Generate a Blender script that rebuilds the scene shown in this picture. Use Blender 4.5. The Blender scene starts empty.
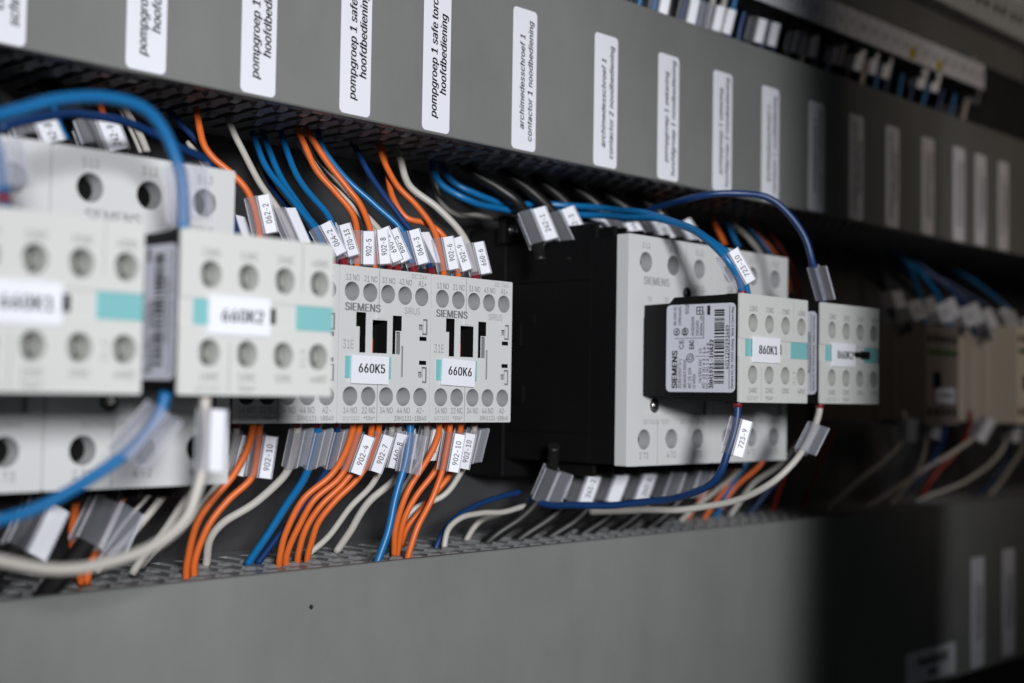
import bpy, math, random
from mathutils import Vector
from mathutils.geometry import delaunay_2d_cdt

# All dimensions below are millimetres; meshes are linked in metres.
MM = 0.001
SC = bpy.context.scene
COL = SC.collection
random.seed(7)

# ------------------------------------------------------------------ camera numbers
FPX = 1359.8
YAW, PITCH, ROLL = math.radians(43.467), math.radians(2.3), math.radians(0.9123)
CF = Vector((math.cos(YAW)*math.cos(PITCH), math.sin(YAW)*math.cos(PITCH), math.sin(PITCH)))
_r0 = Vector((math.sin(YAW), -math.cos(YAW), 0)); _u0 = _r0.cross(CF)
CR = math.cos(ROLL)*_r0 + math.sin(ROLL)*_u0
CU = -math.sin(ROLL)*_r0 + math.cos(ROLL)*_u0

def at(u, v, y):
    """the point on the vertical plane at depth y that the photograph shows at u, v"""
    d = CF*FPX + CR*(u-512) + CU*(341.5-v)
    return d*(y/d.y)

# ------------------------------------------------------------------ materials
def mat(name, rgb, rough=0.45, spec=0.5, metal=0.0, var=0.06, bump=0.0, scale=900.0, coat=0.0, rvar=0.08):
    m = bpy.data.materials.new(name); m.use_nodes = True
    nt = m.node_tree; n = nt.nodes; b = n['Principled BSDF']
    b.inputs['Roughness'].default_value = rough
    b.inputs['Metallic'].default_value = metal
    b.inputs['Specular IOR Level'].default_value = spec
    if coat: b.inputs['Coat Weight'].default_value = coat
    tc = n.new('ShaderNodeTexCoord')
    nz = n.new('ShaderNodeTexNoise'); nz.inputs['Scale'].default_value = 40.0; nz.inputs['Detail'].default_value = 5
    nt.links.new(tc.outputs['Object'], nz.inputs['Vector'])
    mx = n.new('ShaderNodeMix'); mx.data_type = 'RGBA'
    mx.inputs[6].default_value = (*[c*(1-var) for c in rgb], 1)
    mx.inputs[7].default_value = (*[min(1, c*(1+var)) for c in rgb], 1)
    nt.links.new(nz.outputs['Fac'], mx.inputs[0]); nt.links.new(mx.outputs[2], b.inputs['Base Color'])
    mr = n.new('ShaderNodeMapRange'); mr.inputs[3].default_value = max(0.03, rough-rvar); mr.inputs[4].default_value = min(1, rough+rvar)
    nt.links.new(nz.outputs['Fac'], mr.inputs[0]); nt.links.new(mr.outputs[0], b.inputs['Roughness'])
    if name.startswith('duct'):            # handling smudges and rubbed streaks
        mp = n.new('ShaderNodeMapping'); mp.inputs['Scale'].default_value = (9, 9, 3.5); mp.inputs['Rotation'].default_value = (0, 0.5, 0)
        n3 = n.new('ShaderNodeTexNoise'); n3.inputs['Scale'].default_value = 1.6; n3.inputs['Detail'].default_value = 9; n3.inputs['Roughness'].default_value = 0.68
        nt.links.new(tc.outputs['Object'], mp.inputs[0]); nt.links.new(mp.outputs[0], n3.inputs['Vector'])
        m3 = n.new('ShaderNodeMapRange'); m3.inputs[1].default_value = 0.35; m3.inputs[2].default_value = 0.7; m3.inputs[3].default_value = 0.90; m3.inputs[4].default_value = 1.07
        nt.links.new(n3.outputs['Fac'], m3.inputs[0])
        vm = n.new('ShaderNodeVectorMath'); vm.operation = 'SCALE'
        nt.links.new(mx.outputs[2], vm.inputs[0]); nt.links.new(m3.outputs[0], vm.inputs['Scale']); nt.links.new(vm.outputs[0], b.inputs['Base Color'])
    if bump:
        n2 = n.new('ShaderNodeTexNoise'); n2.inputs['Scale'].default_value = scale; n2.inputs['Detail'].default_value = 3
        nt.links.new(tc.outputs['Object'], n2.inputs['Vector'])
        bp = n.new('ShaderNodeBump'); bp.inputs['Strength'].default_value = bump; bp.inputs['Distance'].default_value = 0.0002
        nt.links.new(n2.outputs['Fac'], bp.inputs['Height']); nt.links.new(bp.outputs[0], b.inputs['Normal'])
    return m

def clear_mat(name, tint=(0.62, 0.64, 0.72), fac=0.22, rough=0.12):
    m = bpy.data.materials.new(name); m.use_nodes = True
    nt = m.node_tree; n = nt.nodes; out = n['Material Output']; b = n['Principled BSDF']
    b.inputs['Base Color'].default_value = (*tint, 1); b.inputs['Roughness'].default_value = rough
    b.inputs['Specular IOR Level'].default_value = 0.9
    tr = n.new('ShaderNodeBsdfTransparent'); tr.inputs[0].default_value = (0.94, 0.94, 0.96, 1)
    lw = n.new('ShaderNodeLayerWeight'); lw.inputs['Blend'].default_value = 0.35
    mr = n.new('ShaderNodeMapRange'); mr.inputs[3].default_value = fac; mr.inputs[4].default_value = 0.62
    nt.links.new(lw.outputs['Facing'], mr.inputs[0])
    ms = n.new('ShaderNodeMixShader'); nt.links.new(mr.outputs[0], ms.inputs[0])
    nt.links.new(tr.outputs[0], ms.inputs[1]); nt.links.new(b.outputs[0], ms.inputs[2])
    nt.links.new(ms.outputs[0], out.inputs['Surface'])
    return m

M = dict(
    grey=mat('relay light grey plastic', (0.60, 0.605, 0.61), 0.42, bump=0.12, var=0.02),
    greyin=mat('relay grey with painted funnel shade', (0.30, 0.305, 0.315), 0.5, var=0.03),  # housing grey darkened to paint shade inside funnels, grooves and recesses
    cream=mat('auxiliary block pale plastic', (0.60, 0.606, 0.592), 0.40, bump=0.12, var=0.02),
    creamin=mat('auxiliary block painted funnel shade', (0.36, 0.365, 0.35), 0.45, var=0.03),  # block plastic darkened to paint shade inside its funnels and grooves
    black=mat('black plastic', (0.0045, 0.0045, 0.005), 0.5, 0.22, bump=0.2, var=0.1),
    hollow=mat('painted hole shade black', (0.006, 0.006, 0.006), 0.8, 0.1),  # near-black colour that paints the depth shade of holes and slots
    duct=mat('duct grey pvc', (0.198, 0.202, 0.197), 0.46, 0.5, bump=0.14, scale=500, var=0.06, rvar=0.12),
    slot=mat('slotted duct wall grey pvc', (0.23, 0.232, 0.238), 0.36, 0.5, var=0.05),
    paper=mat('white label film', (0.80, 0.81, 0.88), 0.35, var=0.012),
    tape=mat('grey white rating plate film', (0.60, 0.61, 0.70), 0.35, var=0.02),
    ink=mat('black print', (0.012, 0.013, 0.016), 0.5),
    greyink=mat('grey print', (0.16, 0.16, 0.165), 0.5),
    paleink=mat('pale grey print', (0.30, 0.30, 0.305), 0.5),
    teal=mat('teal plastic', (0.19, 0.46, 0.48), 0.4, var=0.03),
    orange=mat('orange wire insulation', (0.64, 0.128, 0.022), 0.42, 0.5, var=0.08, bump=0.15),
    blue=mat('bright blue wire insulation', (0.004, 0.125, 0.33), 0.38, 0.5, var=0.08, bump=0.15),
    navy=mat('dark blue wire insulation', (0.005, 0.032, 0.125), 0.40, 0.5, var=0.08, bump=0.15),
    white=mat('white wire insulation', (0.47, 0.445, 0.41), 0.42, 0.5, var=0.06, bump=0.15),
    red=mat('red wire insulation', (0.26, 0.02, 0.012), 0.42, var=0.08),
    cable=mat('black power cable sheath', (0.010, 0.0095, 0.0095), 0.42, 0.35, var=0.1),
    collar=mat('dark red ferrule collar', (0.19, 0.010, 0.016), 0.4),
    metal=mat('nickel plated steel', (0.55, 0.54, 0.50), 0.26, metal=1.0, var=0.1),
    screw=mat('dull zinc screw', (0.42, 0.42, 0.40), 0.38, metal=0.55, var=0.1),
    plate=mat('mounting plate steel', (0.060, 0.060, 0.064), 0.42, 0.5, metal=0.25, var=0.35, bump=0.1, scale=200),
    rail=mat('zinc rail', (0.34, 0.34, 0.33), 0.4, metal=0.8),
    orangeplastic=mat('orange actuator plastic', (0.50, 0.09, 0.03), 0.5),
    clear=clear_mat('clear marker plastic', tint=(0.60, 0.61, 0.66), fac=0.045),
    edge=clear_mat('painted fold highlight', tint=(0.85, 0.86, 0.92), fac=0.45),  # whitish, paints the bright highlights along the sleeve folds
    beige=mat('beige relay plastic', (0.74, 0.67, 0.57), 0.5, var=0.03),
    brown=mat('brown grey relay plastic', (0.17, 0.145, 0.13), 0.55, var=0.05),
    green=mat('green print', (0.03, 0.09, 0.025), 0.5),
    yellow=mat('yellow marker plastic', (0.55, 0.40, 0.02), 0.45),
)

# ------------------------------------------------------------------ lettering: sans-serif outlines (character, advance, points, triangles; 1000 units per em)
GLYPHS = """
0 453 227,-7 191,-3 158,7 130,24 105,48 85,77 69,113 57,155 50,202 48,254 50,306 57,353 69,395 85,431 106,461 130,484 159,502 191,512 227,516 262,512 295,502 323,484 348,461 368,431 384,395 396,353 403,306 405,254 403,202 396,155 384,113 368,77 348,48 323,24 295,7 263,-3 227,50 250,52 271,60 290,74 306,92 320,116 330,144 338,176 342,213 344,254 342,295 338,332 330,365 320,393 306,416 290,435 271,449 250,457 227,460 203,457 182,449 163,435 147,416 134,393 123,365 115,332 111,295 109,254 111,213 115,176 123,144 134,116 147,92 163,74 182,60 203,52 | 7,6,66 66,65,7 8,7,65 65,64,8 9,8,64 64,63,9 63,62,9 10,9,62 62,61,10 11,10,61 61,60,11 12,11,60 0,36,71 0,71,1 1,71,2 71,70,2 3,2,70 69,3,70 57,56,15 16,15,56 56,55,16 55,17,16 3,69,4 69,68,4 5,4,68 68,67,5 6,5,67 66,6,67 12,60,59 13,12,59 59,58,13 14,13,58 58,57,14 57,15,14 54,53,19 18,54,19 37,35,34 38,37,34 34,33,38 39,38,33 51,21,52 21,20,52 53,52,20 19,53,20 30,29,42 43,42,29 29,28,43 44,43,28 28,27,44 45,44,27 46,45,27 27,26,46 47,46,26 26,25,47 48,47,25 25,24,48 39,33,32 40,39,32 32,31,40 41,40,31 31,30,41 30,42,41 48,24,49 24,23,49 50,49,23 23,22,50 51,50,22 21,51,22 35,37,0 36,0,37 17,55,54 54,18,17
1 453 76,0 76,55 391,55 391,0 276,509 276,0 212,0 212,448 209,448 86,358 86,427 198,509 276,55 212,55 | 11,10,8 8,10,9 3,2,5 13,12,7 1,0,6 11,8,7 7,4,11 12,13,6 4,7,12 5,2,12 6,5,12 1,6,13
2 453 64,0 64,47 234,229 282,282 294,298 303,312 311,327 316,341 319,356 320,371 319,389 315,405 308,419 298,431 287,441 273,449 258,455 241,458 224,460 205,458 188,454 172,447 159,438 148,427 139,413 132,398 128,381 127,362 66,362 68,391 75,418 86,442 102,464 121,482 143,496 168,507 196,513 225,516 254,513 281,507 306,497 328,482 346,465 361,445 372,423 379,398 381,372 380,354 377,336 371,318 363,299 351,280 336,259 267,180 153,60 153,57 389,57 389,0 | 27,26,28 29,28,26 26,25,29 30,29,25 31,30,25 25,24,31 32,31,24 24,23,32 23,33,32 35,21,20 20,36,35 38,17,16 37,18,17 17,38,37 53,2,54 36,20,19 19,18,36 18,37,36 1,0,55 55,54,1 54,2,1 33,23,22 34,33,22 22,21,34 21,35,34 15,14,40 39,15,40 47,46,9 4,3,52 52,51,4 5,4,51 51,50,5 6,5,50 50,49,6 7,6,49 49,48,7 8,7,48 48,47,8 47,9,8 9,46,10 46,45,10 45,44,10 11,10,44 44,43,11 12,11,43 43,42,12 13,12,42 42,41,13 14,13,41 40,14,41 55,0,57 57,56,55 52,3,53 2,53,3 15,39,16 38,16,39
3 453 218,-7 188,-5 159,1 133,10 108,22 88,38 70,57 57,79 48,104 44,132 109,132 112,115 118,100 126,87 137,76 150,66 165,59 182,54 200,51 219,50 239,51 258,55 275,61 291,69 304,80 315,93 323,108 328,125 329,145 328,163 323,180 316,196 306,211 292,223 275,234 254,241 229,246 201,248 157,248 157,299 288,448 288,452 70,452 70,509 372,509 372,461 211,278 211,289 247,290 279,286 308,276 333,262 354,244 371,222 383,198 391,173 393,145 390,116 383,90 370,66 354,45 333,27 309,12 281,2 251,-5 221,289 | 3,15,4 15,14,4 5,4,14 14,13,5 6,5,13 13,12,6 7,6,12 12,11,7 8,7,11 11,10,8 9,8,10 17,16,2 17,2,1 1,18,17 64,20,0 19,0,20 35,48,36 18,1,0 0,19,18 46,37,36 36,48,46 39,46,47 2,16,3 15,3,16 37,46,38 46,39,38 22,21,63 22,63,62 23,22,62 33,50,34 49,34,50 58,57,27 28,27,57 57,56,28 29,28,56 56,55,29 55,54,29 30,29,54 54,53,30 23,62,61 24,23,61 61,60,24 25,24,60 60,59,25 26,25,59 59,58,26 58,27,26 30,53,31 53,52,31 32,31,52 52,51,32 33,32,51 50,33,51 45,40,47 41,40,45 45,44,41 63,21,64 20,64,21 34,49,35 48,35,49 39,47,40 43,42,41 41,44,43 46,48,65 47,46,65 45,47,65
4 453 40,105 40,158 247,509 311,509 109,166 109,163 413,163 413,105 282,0 282,121 282,146 282,318 343,318 343,0 282,105 282,163 343,163 343,105 | 1,0,5 1,5,4 4,2,1 5,0,9 5,9,10 16,15,10 2,4,3 15,16,11 8,13,14 9,0,14 5,10,15 12,11,16 7,6,16 17,7,16 14,17,9 17,16,10 10,9,17 17,14,13
5 453 221,-7 192,-5 165,1 140,11 118,25 99,41 83,60 71,82 63,105 60,130 122,130 125,115 130,102 138,89 148,78 160,68 173,60 188,54 204,51 221,50 241,51 259,56 276,64 291,75 304,89 314,104 322,122 326,141 328,162 326,183 321,203 314,221 303,237 290,251 275,262 257,270 238,275 218,277 201,276 184,273 167,268 152,262 139,255 128,246 67,253 96,509 366,509 366,452 151,452 134,301 136,301 148,311 162,318 178,325 194,330 212,333 229,334 252,332 274,328 294,321 313,311 330,299 345,285 358,269 370,251 379,231 386,210 390,187 391,163 388,132 381,102 369,76 352,52 332,32 309,15 282,3 253,-4 | 9,8,10 49,43,42 50,49,42 5,4,14 14,13,5 6,5,13 13,12,6 7,6,12 12,11,7 8,7,11 10,8,11 43,49,44 45,44,49 40,39,52 39,53,52 17,1,18 55,37,56 18,1,0 0,19,18 37,55,38 54,38,55 1,17,2 16,2,17 53,39,38 38,54,53 2,16,3 16,15,3 4,3,15 14,4,15 50,42,41 41,40,50 51,50,40 40,52,51 45,49,48 20,76,21 57,36,35 35,58,57 21,76,75 22,21,75 75,74,22 74,23,22 33,60,34 60,59,34 35,34,59 58,35,59 71,70,26 70,69,26 27,26,69 28,27,69 69,68,28 68,67,28 29,28,67 67,66,29 30,29,66 66,65,30 23,74,73 24,23,73 73,72,24 25,24,72 72,71,25 71,26,25 30,65,31 65,64,31 64,63,31 32,31,63 63,62,32 33,32,62 62,61,33 60,33,61 76,20,0 19,0,20 56,37,36 36,57,56 47,46,48 45,48,46
6 453 226,-7 196,-4 168,3 142,15 119,31 100,51 84,74 73,101 66,130 64,162 65,187 71,212 80,239 93,268 112,302 137,340 252,509 322,509 151,261 145,261 151,270 157,279 165,288 174,295 184,302 196,307 208,311 221,313 235,314 265,312 291,305 316,295 337,280 355,262 370,240 380,215 387,187 389,157 387,127 379,98 368,73 352,50 333,30 310,14 284,3 257,-4 226,48 245,50 263,55 279,63 293,73 304,86 314,101 322,119 326,137 327,157 326,178 322,196 314,213 304,228 293,241 279,251 263,259 245,264 226,265 207,264 190,259 174,252 160,241 148,229 138,214 131,197 126,179 125,158 126,138 131,119 138,102 148,86 160,73 174,63 190,55 207,50 175,296 | 6,5,76 7,6,76 76,75,7 75,74,7 8,7,74 74,73,8 9,8,73 73,72,9 10,9,72 11,10,72 72,71,11 12,11,71 71,70,12 18,20,19 19,69,68 18,19,68 65,26,25 1,81,80 66,65,24 65,25,24 1,80,2 80,79,2 18,68,67 2,79,3 79,78,3 4,3,78 78,77,4 5,4,77 76,5,77 12,70,69 13,12,69 69,19,13 14,13,19 19,20,14 20,21,14 21,22,14 15,14,22 22,23,15 64,28,27 45,48,47 45,47,0 46,0,47 28,64,63 62,61,30 29,62,30 48,45,44 44,49,48 62,29,63 28,63,29 41,40,52 53,52,40 40,39,53 39,38,53 54,53,38 38,37,54 55,54,37 56,55,37 37,36,56 36,35,56 57,56,35 35,34,57 58,57,34 34,33,58 49,44,43 50,49,43 43,42,50 42,41,50 51,50,41 41,52,51 58,33,59 33,32,59 60,59,32 32,31,60 61,60,31 30,61,31 15,23,16 0,46,1 81,1,46 26,65,64 64,27,26 67,66,24 82,18,24 18,67,24 20,18,21 18,82,23 17,16,23 23,22,18 22,21,18 17,23,82
7 453 97,0 323,448 323,452 62,452 62,509 391,509 391,449 165,0 | 0,7,1 2,1,6 6,5,2 6,1,7 4,3,2 2,5,4
8 453 226,-7 193,-5 163,1 136,11 111,25 91,42 74,62 62,84 54,109 52,135 53,156 58,176 65,195 75,212 87,228 101,241 117,252 134,260 153,265 153,267 129,276 109,289 93,308 80,330 73,354 70,380 73,405 79,429 90,450 106,469 124,485 146,498 170,508 197,514 226,516 255,514 282,508 306,498 328,485 346,469 361,450 373,429 379,405 382,380 379,354 372,330 359,308 343,289 323,276 300,267 300,265 319,260 335,252 351,241 365,228 377,212 387,195 395,176 399,156 401,135 398,109 391,84 378,62 362,42 341,25 317,11 289,1 259,-5 226,49 248,50 267,54 285,60 300,69 313,79 323,91 331,106 335,121 337,139 335,157 330,173 322,189 312,202 298,213 283,223 265,230 247,234 226,235 206,234 187,230 169,223 154,213 140,202 130,189 122,173 117,157 115,139 117,121 121,106 129,91 139,79 152,69 167,60 185,54 205,50 226,290 244,291 260,294 274,300 287,308 298,318 307,330 314,344 318,359 319,376 318,392 314,407 308,420 299,432 288,442 275,449 260,455 244,459 226,460 208,459 192,455 177,449 164,442 153,432 145,420 138,407 134,392 133,376 134,359 138,344 145,330 154,318 165,308 178,300 193,294 209,291 | 6,5,98 98,97,6 7,6,97 97,96,7 8,7,96 9,8,96 96,95,9 10,9,95 95,94,10 11,10,94 94,93,11 12,11,93 13,12,93 93,92,13 14,13,92 24,23,132 132,131,24 25,24,131 131,130,25 26,25,130 32,125,124 0,68,103 86,139,87 138,87,139 0,103,1 102,1,103 87,138,88 123,33,124 32,124,33 1,102,2 102,101,2 3,2,101 100,3,101 89,88,18 88,138,18 19,18,138 138,137,19 136,19,137 31,126,125 125,32,31 3,100,4 100,99,4 5,4,99 98,5,99 14,92,91 15,14,91 16,15,91 91,90,16 17,16,90 90,89,17 89,18,17 19,136,20 136,135,20 21,20,135 135,134,21 22,21,134 134,133,22 23,22,133 132,23,133 26,130,129 27,26,129 28,27,129 129,128,28 29,28,128 128,127,29 30,29,127 127,126,30 126,31,30 34,122,121 121,35,34 119,36,120 67,70,69 84,106,85 105,85,106 35,121,120 120,36,35 71,66,65 72,71,65 70,67,66 66,71,70 84,83,50 106,84,50 50,49,106 107,106,49 49,108,107 118,37,119 36,119,37 63,62,74 75,74,62 62,61,75 61,60,75 76,75,60 60,59,76 77,76,59 59,58,77 78,77,58 58,57,78 57,56,78 79,78,56 56,55,79 80,79,55 55,54,80 45,44,112 113,112,44 44,43,113 114,113,43 43,42,114 72,65,64 73,72,64 64,63,73 63,74,73 80,54,81 54,53,81 53,52,81 82,81,52 52,51,82 83,82,51 50,83,51 108,49,48 109,108,48 48,47,109 110,109,47 47,46,110 111,110,46 46,45,111 45,112,111 114,42,115 42,41,115 41,40,115 116,115,40 40,39,116 117,116,39 39,38,117 118,117,38 37,118,38 67,69,0 68,0,69 85,105,86 105,104,86 139,86,104 122,34,123 33,123,34
9 453 226,516 256,513 285,506 310,494 333,478 352,458 368,434 380,408 387,378 389,347 387,322 382,296 373,270 359,240 340,207 315,168 200,0 130,0 301,248 307,248 302,238 295,229 287,221 278,214 268,207 257,202 245,198 232,195 218,195 188,197 161,203 137,214 116,229 98,247 83,269 72,294 66,321 64,352 66,382 73,411 85,436 101,459 120,479 143,494 168,506 196,513 226,460 207,459 190,454 174,446 160,435 148,423 138,407 131,390 127,372 125,352 127,331 131,313 138,295 148,280 160,268 174,257 190,250 207,245 226,243 245,245 263,249 279,257 293,267 305,280 314,295 322,312 326,330 327,350 326,371 322,390 314,407 305,422 293,435 279,446 263,454 245,459 277,213 | 34,33,58 58,57,34 35,34,57 36,35,57 57,56,36 37,36,56 56,55,37 38,37,55 55,54,38 54,53,38 39,38,53 53,52,39 40,39,52 41,40,52 43,50,49 49,44,43 64,28,27 46,0,47 28,64,63 45,48,47 47,0,45 28,63,29 63,62,29 30,29,62 61,30,62 44,49,48 48,45,44 15,23,16 30,61,31 61,60,31 32,31,60 60,59,32 33,32,59 58,33,59 41,52,51 42,41,51 51,50,42 50,43,42 65,26,25 65,25,24 24,66,65 1,81,80 18,21,20 18,68,67 79,2,80 1,80,2 14,13,19 71,70,12 12,11,71 72,71,11 11,10,72 10,9,72 73,72,9 9,8,73 74,73,8 8,7,74 75,74,7 7,6,75 76,75,6 6,5,76 22,23,15 15,14,22 21,22,14 20,21,14 14,19,20 18,20,19 68,18,19 69,68,19 19,13,69 13,12,69 12,70,69 76,5,77 5,4,77 78,77,4 4,3,78 79,78,3 2,79,3 64,27,26 26,65,64 0,46,81 81,1,0 67,66,18 82,18,24 66,24,18 21,18,22 18,82,23 17,16,23 23,22,18 17,23,82
A 479 16,0 201,509 276,509 463,0 395,0 287,302 264,372 232,478 245,478 213,371 191,302 85,0 110,142 110,199 370,199 370,142 239,456 155,199 324,199 344,142 135,142 | 0,11,12 12,13,0 1,10,9 9,7,1 10,1,13 0,13,1 5,2,6 8,6,2 4,3,15 14,15,3 2,5,14 14,3,2 20,17,12 7,9,16 7,16,8 1,7,8 8,2,1 18,19,15 6,8,16 17,20,18 10,13,17 13,12,17 14,5,18 15,14,18 4,15,19 19,18,20 12,11,20
B 456 60,0 60,509 241,509 274,507 304,501 329,491 350,477 367,461 381,442 390,421 396,398 398,374 397,353 393,336 387,320 378,307 368,295 356,286 343,278 329,272 315,267 315,262 331,260 347,254 363,245 378,234 391,220 402,203 411,184 416,161 418,136 416,111 410,88 400,67 386,48 368,31 344,18 317,8 284,2 247,0 125,57 245,57 281,60 309,67 330,80 344,96 353,115 355,137 354,153 350,169 342,184 333,197 320,209 306,218 289,225 269,229 248,231 125,231 125,285 238,285 256,287 273,290 288,296 302,304 314,314 323,326 330,340 335,355 336,372 333,393 326,412 313,429 294,442 270,449 240,452 125,452 | 40,57,0 1,0,57 74,2,75 59,58,57 1,57,58 58,75,1 75,2,1 60,56,55 41,39,38 38,42,41 60,55,61 40,0,39 39,41,40 59,57,56 56,60,59 73,3,74 2,74,3 54,53,21 63,62,20 20,19,63 64,63,19 72,71,5 4,72,5 42,38,37 37,43,42 54,21,55 61,55,21 21,20,61 20,62,61 72,4,73 3,73,4 34,33,45 33,32,45 46,45,32 32,31,46 47,46,31 31,30,47 30,29,47 48,47,29 29,28,48 49,48,28 28,27,49 50,49,27 27,26,50 26,25,50 51,50,25 24,51,25 14,13,67 13,12,67 68,67,12 12,11,68 11,10,68 69,68,10 10,9,69 43,37,36 44,43,36 36,35,44 35,34,44 34,45,44 51,24,52 24,23,52 23,22,52 53,52,22 21,53,22 64,19,18 18,17,64 65,64,17 17,16,65 16,15,65 66,65,15 15,14,66 14,67,66 69,9,70 9,8,70 8,7,70 71,70,7 7,6,71 5,71,6
C 510 267,-7 225,-3 186,7 150,25 119,49 92,79 70,115 53,157 44,203 40,254 44,305 53,352 70,393 92,429 119,459 150,484 186,501 225,512 267,516 293,514 317,511 340,504 362,496 383,485 402,471 419,456 435,438 448,418 459,397 467,373 473,348 408,348 404,365 397,380 389,395 380,407 369,418 357,428 344,437 330,444 315,449 300,453 284,455 267,456 237,453 209,445 184,432 161,414 141,391 125,364 113,332 106,295 103,254 106,213 113,177 125,145 141,117 161,94 184,76 210,63 237,56 267,53 284,54 300,56 315,60 330,65 344,72 357,81 369,90 380,102 389,114 397,128 404,144 408,160 473,160 467,135 459,112 448,91 435,71 420,53 402,38 383,24 363,13 341,5 317,-2 293,-6 | 6,5,56 56,55,6 7,6,55 55,54,7 8,7,54 54,53,8 9,8,53 52,9,53 9,52,51 10,9,51 51,50,10 11,10,50 50,49,11 12,11,49 49,48,12 13,12,48 1,59,2 16,45,17 2,59,58 45,16,46 15,46,16 0,61,60 85,63,62 18,42,19 85,62,0 61,0,62 42,18,43 44,43,18 0,60,1 59,1,60 17,45,44 44,18,17 2,58,3 58,57,3 4,3,57 5,4,57 56,5,57 13,48,47 14,13,47 47,46,14 46,15,14 40,20,41 64,84,83 83,65,64 39,21,40 20,40,21 38,37,23 22,38,23 65,83,82 66,65,82 82,81,66 81,67,66 38,22,39 21,39,22 78,77,70 71,70,77 77,76,71 72,71,76 76,75,72 73,72,75 75,74,73 30,29,31 32,31,29 29,28,32 33,32,28 28,27,33 34,33,27 27,26,34 67,81,80 68,67,80 80,79,68 69,68,79 79,78,69 78,70,69 34,26,35 26,25,35 36,35,25 25,24,36 37,36,24 23,37,24 63,85,84 84,64,63 19,42,41 41,20,19
D 502 219,0 96,0 96,57 215,57 254,60 288,68 318,81 343,99 363,122 379,149 390,181 397,216 399,255 397,294 390,329 379,361 364,388 344,410 320,428 291,441 258,449 221,452 93,452 93,509 225,509 273,505 315,495 353,478 385,455 412,426 433,391 449,351 458,306 462,255 458,205 449,159 433,119 411,83 384,54 351,31 312,14 268,3 125,509 125,0 60,0 60,509 125,452 125,57 | 45,44,22 22,23,45 0,3,43 2,43,47 43,2,1 44,1,2 22,44,2 22,2,46 22,46,42 23,22,42 41,5,4 24,20,25 26,19,18 5,41,40 40,6,5 25,20,19 19,26,25 41,4,0 3,0,4 20,24,21 42,21,24 27,17,28 34,33,11 12,11,33 13,12,33 33,32,13 37,36,8 9,8,36 36,35,9 10,9,35 35,34,10 34,11,10 13,32,14 32,31,14 15,14,31 31,30,15 16,15,30 30,29,16 17,16,29 28,17,29 6,40,39 7,6,39 39,38,7 38,37,7 37,8,7 17,27,18 26,18,27 21,42,46 2,47,46 43,3,47
E 418 60,0 60,509 372,509 372,452 125,452 125,286 355,286 355,229 125,229 125,57 375,57 375,0 | 0,9,8 1,0,8 8,5,1 5,4,1 9,0,11 11,10,9 5,8,7 7,6,5 3,2,4 1,4,2
F 410 60,0 60,509 369,509 369,452 125,452 125,278 346,278 346,221 125,221 125,0 | 9,8,0 8,5,0 1,0,5 3,2,4 5,8,7 7,6,5 1,5,4 4,2,1
G 520 269,-7 225,-3 185,7 149,25 118,49 91,79 69,116 53,157 43,203 40,254 43,305 53,352 69,393 91,429 117,459 149,484 184,501 223,512 265,516 291,514 316,510 340,504 363,494 384,483 403,469 421,453 436,436 449,416 460,395 468,373 474,349 408,349 402,365 395,379 387,393 378,406 368,417 356,427 344,436 330,443 315,448 300,453 283,455 265,456 236,453 209,445 183,432 160,414 141,392 125,364 113,332 106,295 103,254 106,213 113,177 125,145 141,117 161,95 184,76 210,63 238,56 269,53 296,55 322,61 345,71 365,85 382,102 396,123 407,147 413,173 415,202 434,199 283,199 283,256 478,256 478,200 475,160 466,124 451,91 431,62 406,38 377,19 344,5 308,-4 415,199 | 4,56,5 6,5,56 56,55,6 7,6,55 55,54,7 8,7,54 54,53,8 9,8,53 52,9,53 9,52,51 10,9,51 51,50,10 11,10,50 50,49,11 12,11,49 49,48,12 13,12,48 15,47,46 45,17,16 2,59,58 45,16,46 15,46,16 43,18,44 60,1,0 0,61,60 18,43,42 42,19,18 59,2,1 1,60,59 17,45,44 44,18,17 2,58,3 58,57,3 4,3,57 56,4,57 13,48,47 14,13,47 47,15,14 40,20,41 82,63,83 62,83,63 39,21,40 20,40,21 65,64,81 81,64,82 63,82,64 37,23,38 23,22,38 39,38,22 21,39,22 76,75,71 75,74,71 78,77,67 68,67,77 77,76,68 69,68,76 76,71,69 70,84,71 71,74,70 30,29,31 32,31,29 29,28,32 65,81,80 66,65,80 80,79,66 79,78,66 78,67,66 32,28,33 28,27,33 34,33,27 27,26,34 35,34,26 26,25,35 36,35,25 25,24,36 37,36,24 23,37,24 83,62,0 61,0,62 84,70,72 73,72,70 70,74,73 19,42,41 41,20,19 69,71,84
H 517 60,0 60,509 125,509 125,289 392,289 392,509 457,509 457,0 392,0 392,232 125,232 125,0 | 0,11,10 1,0,10 10,3,1 3,2,1 9,8,7 7,6,9 4,9,6 6,5,4 3,10,9 9,4,3
I 300 31,0 31,57 118,57 118,452 31,452 31,509 269,509 269,452 183,452 183,57 269,57 269,0 | 1,0,2 3,5,4 9,11,10 7,6,8 2,0,11 11,9,2 3,2,9 9,8,3 8,6,3 5,3,6
K 466 104,145 104,216 139,261 174,303 212,344 364,509 448,509 231,276 228,276 60,0 60,509 125,509 125,334 124,225 125,193 125,0 372,0 188,259 228,309 449,0 124,242 125,167 198,245 243,289 | 0,1,9 10,9,1 0,9,15 1,0,14 13,1,14 1,13,20 1,20,12 10,1,12 12,11,10 8,18,17 18,4,3 16,19,7 7,19,23 18,8,7 7,23,18 6,5,18 4,18,5 13,14,17 2,13,17 17,3,2 0,15,21 14,0,21 13,2,20 8,17,22 7,8,22 16,7,22 14,21,22 17,14,22 3,17,18 6,18,23
L 393 60,0 60,509 125,509 125,57 361,57 361,0 | 1,0,3 3,0,5 5,4,3 1,3,2
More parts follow.
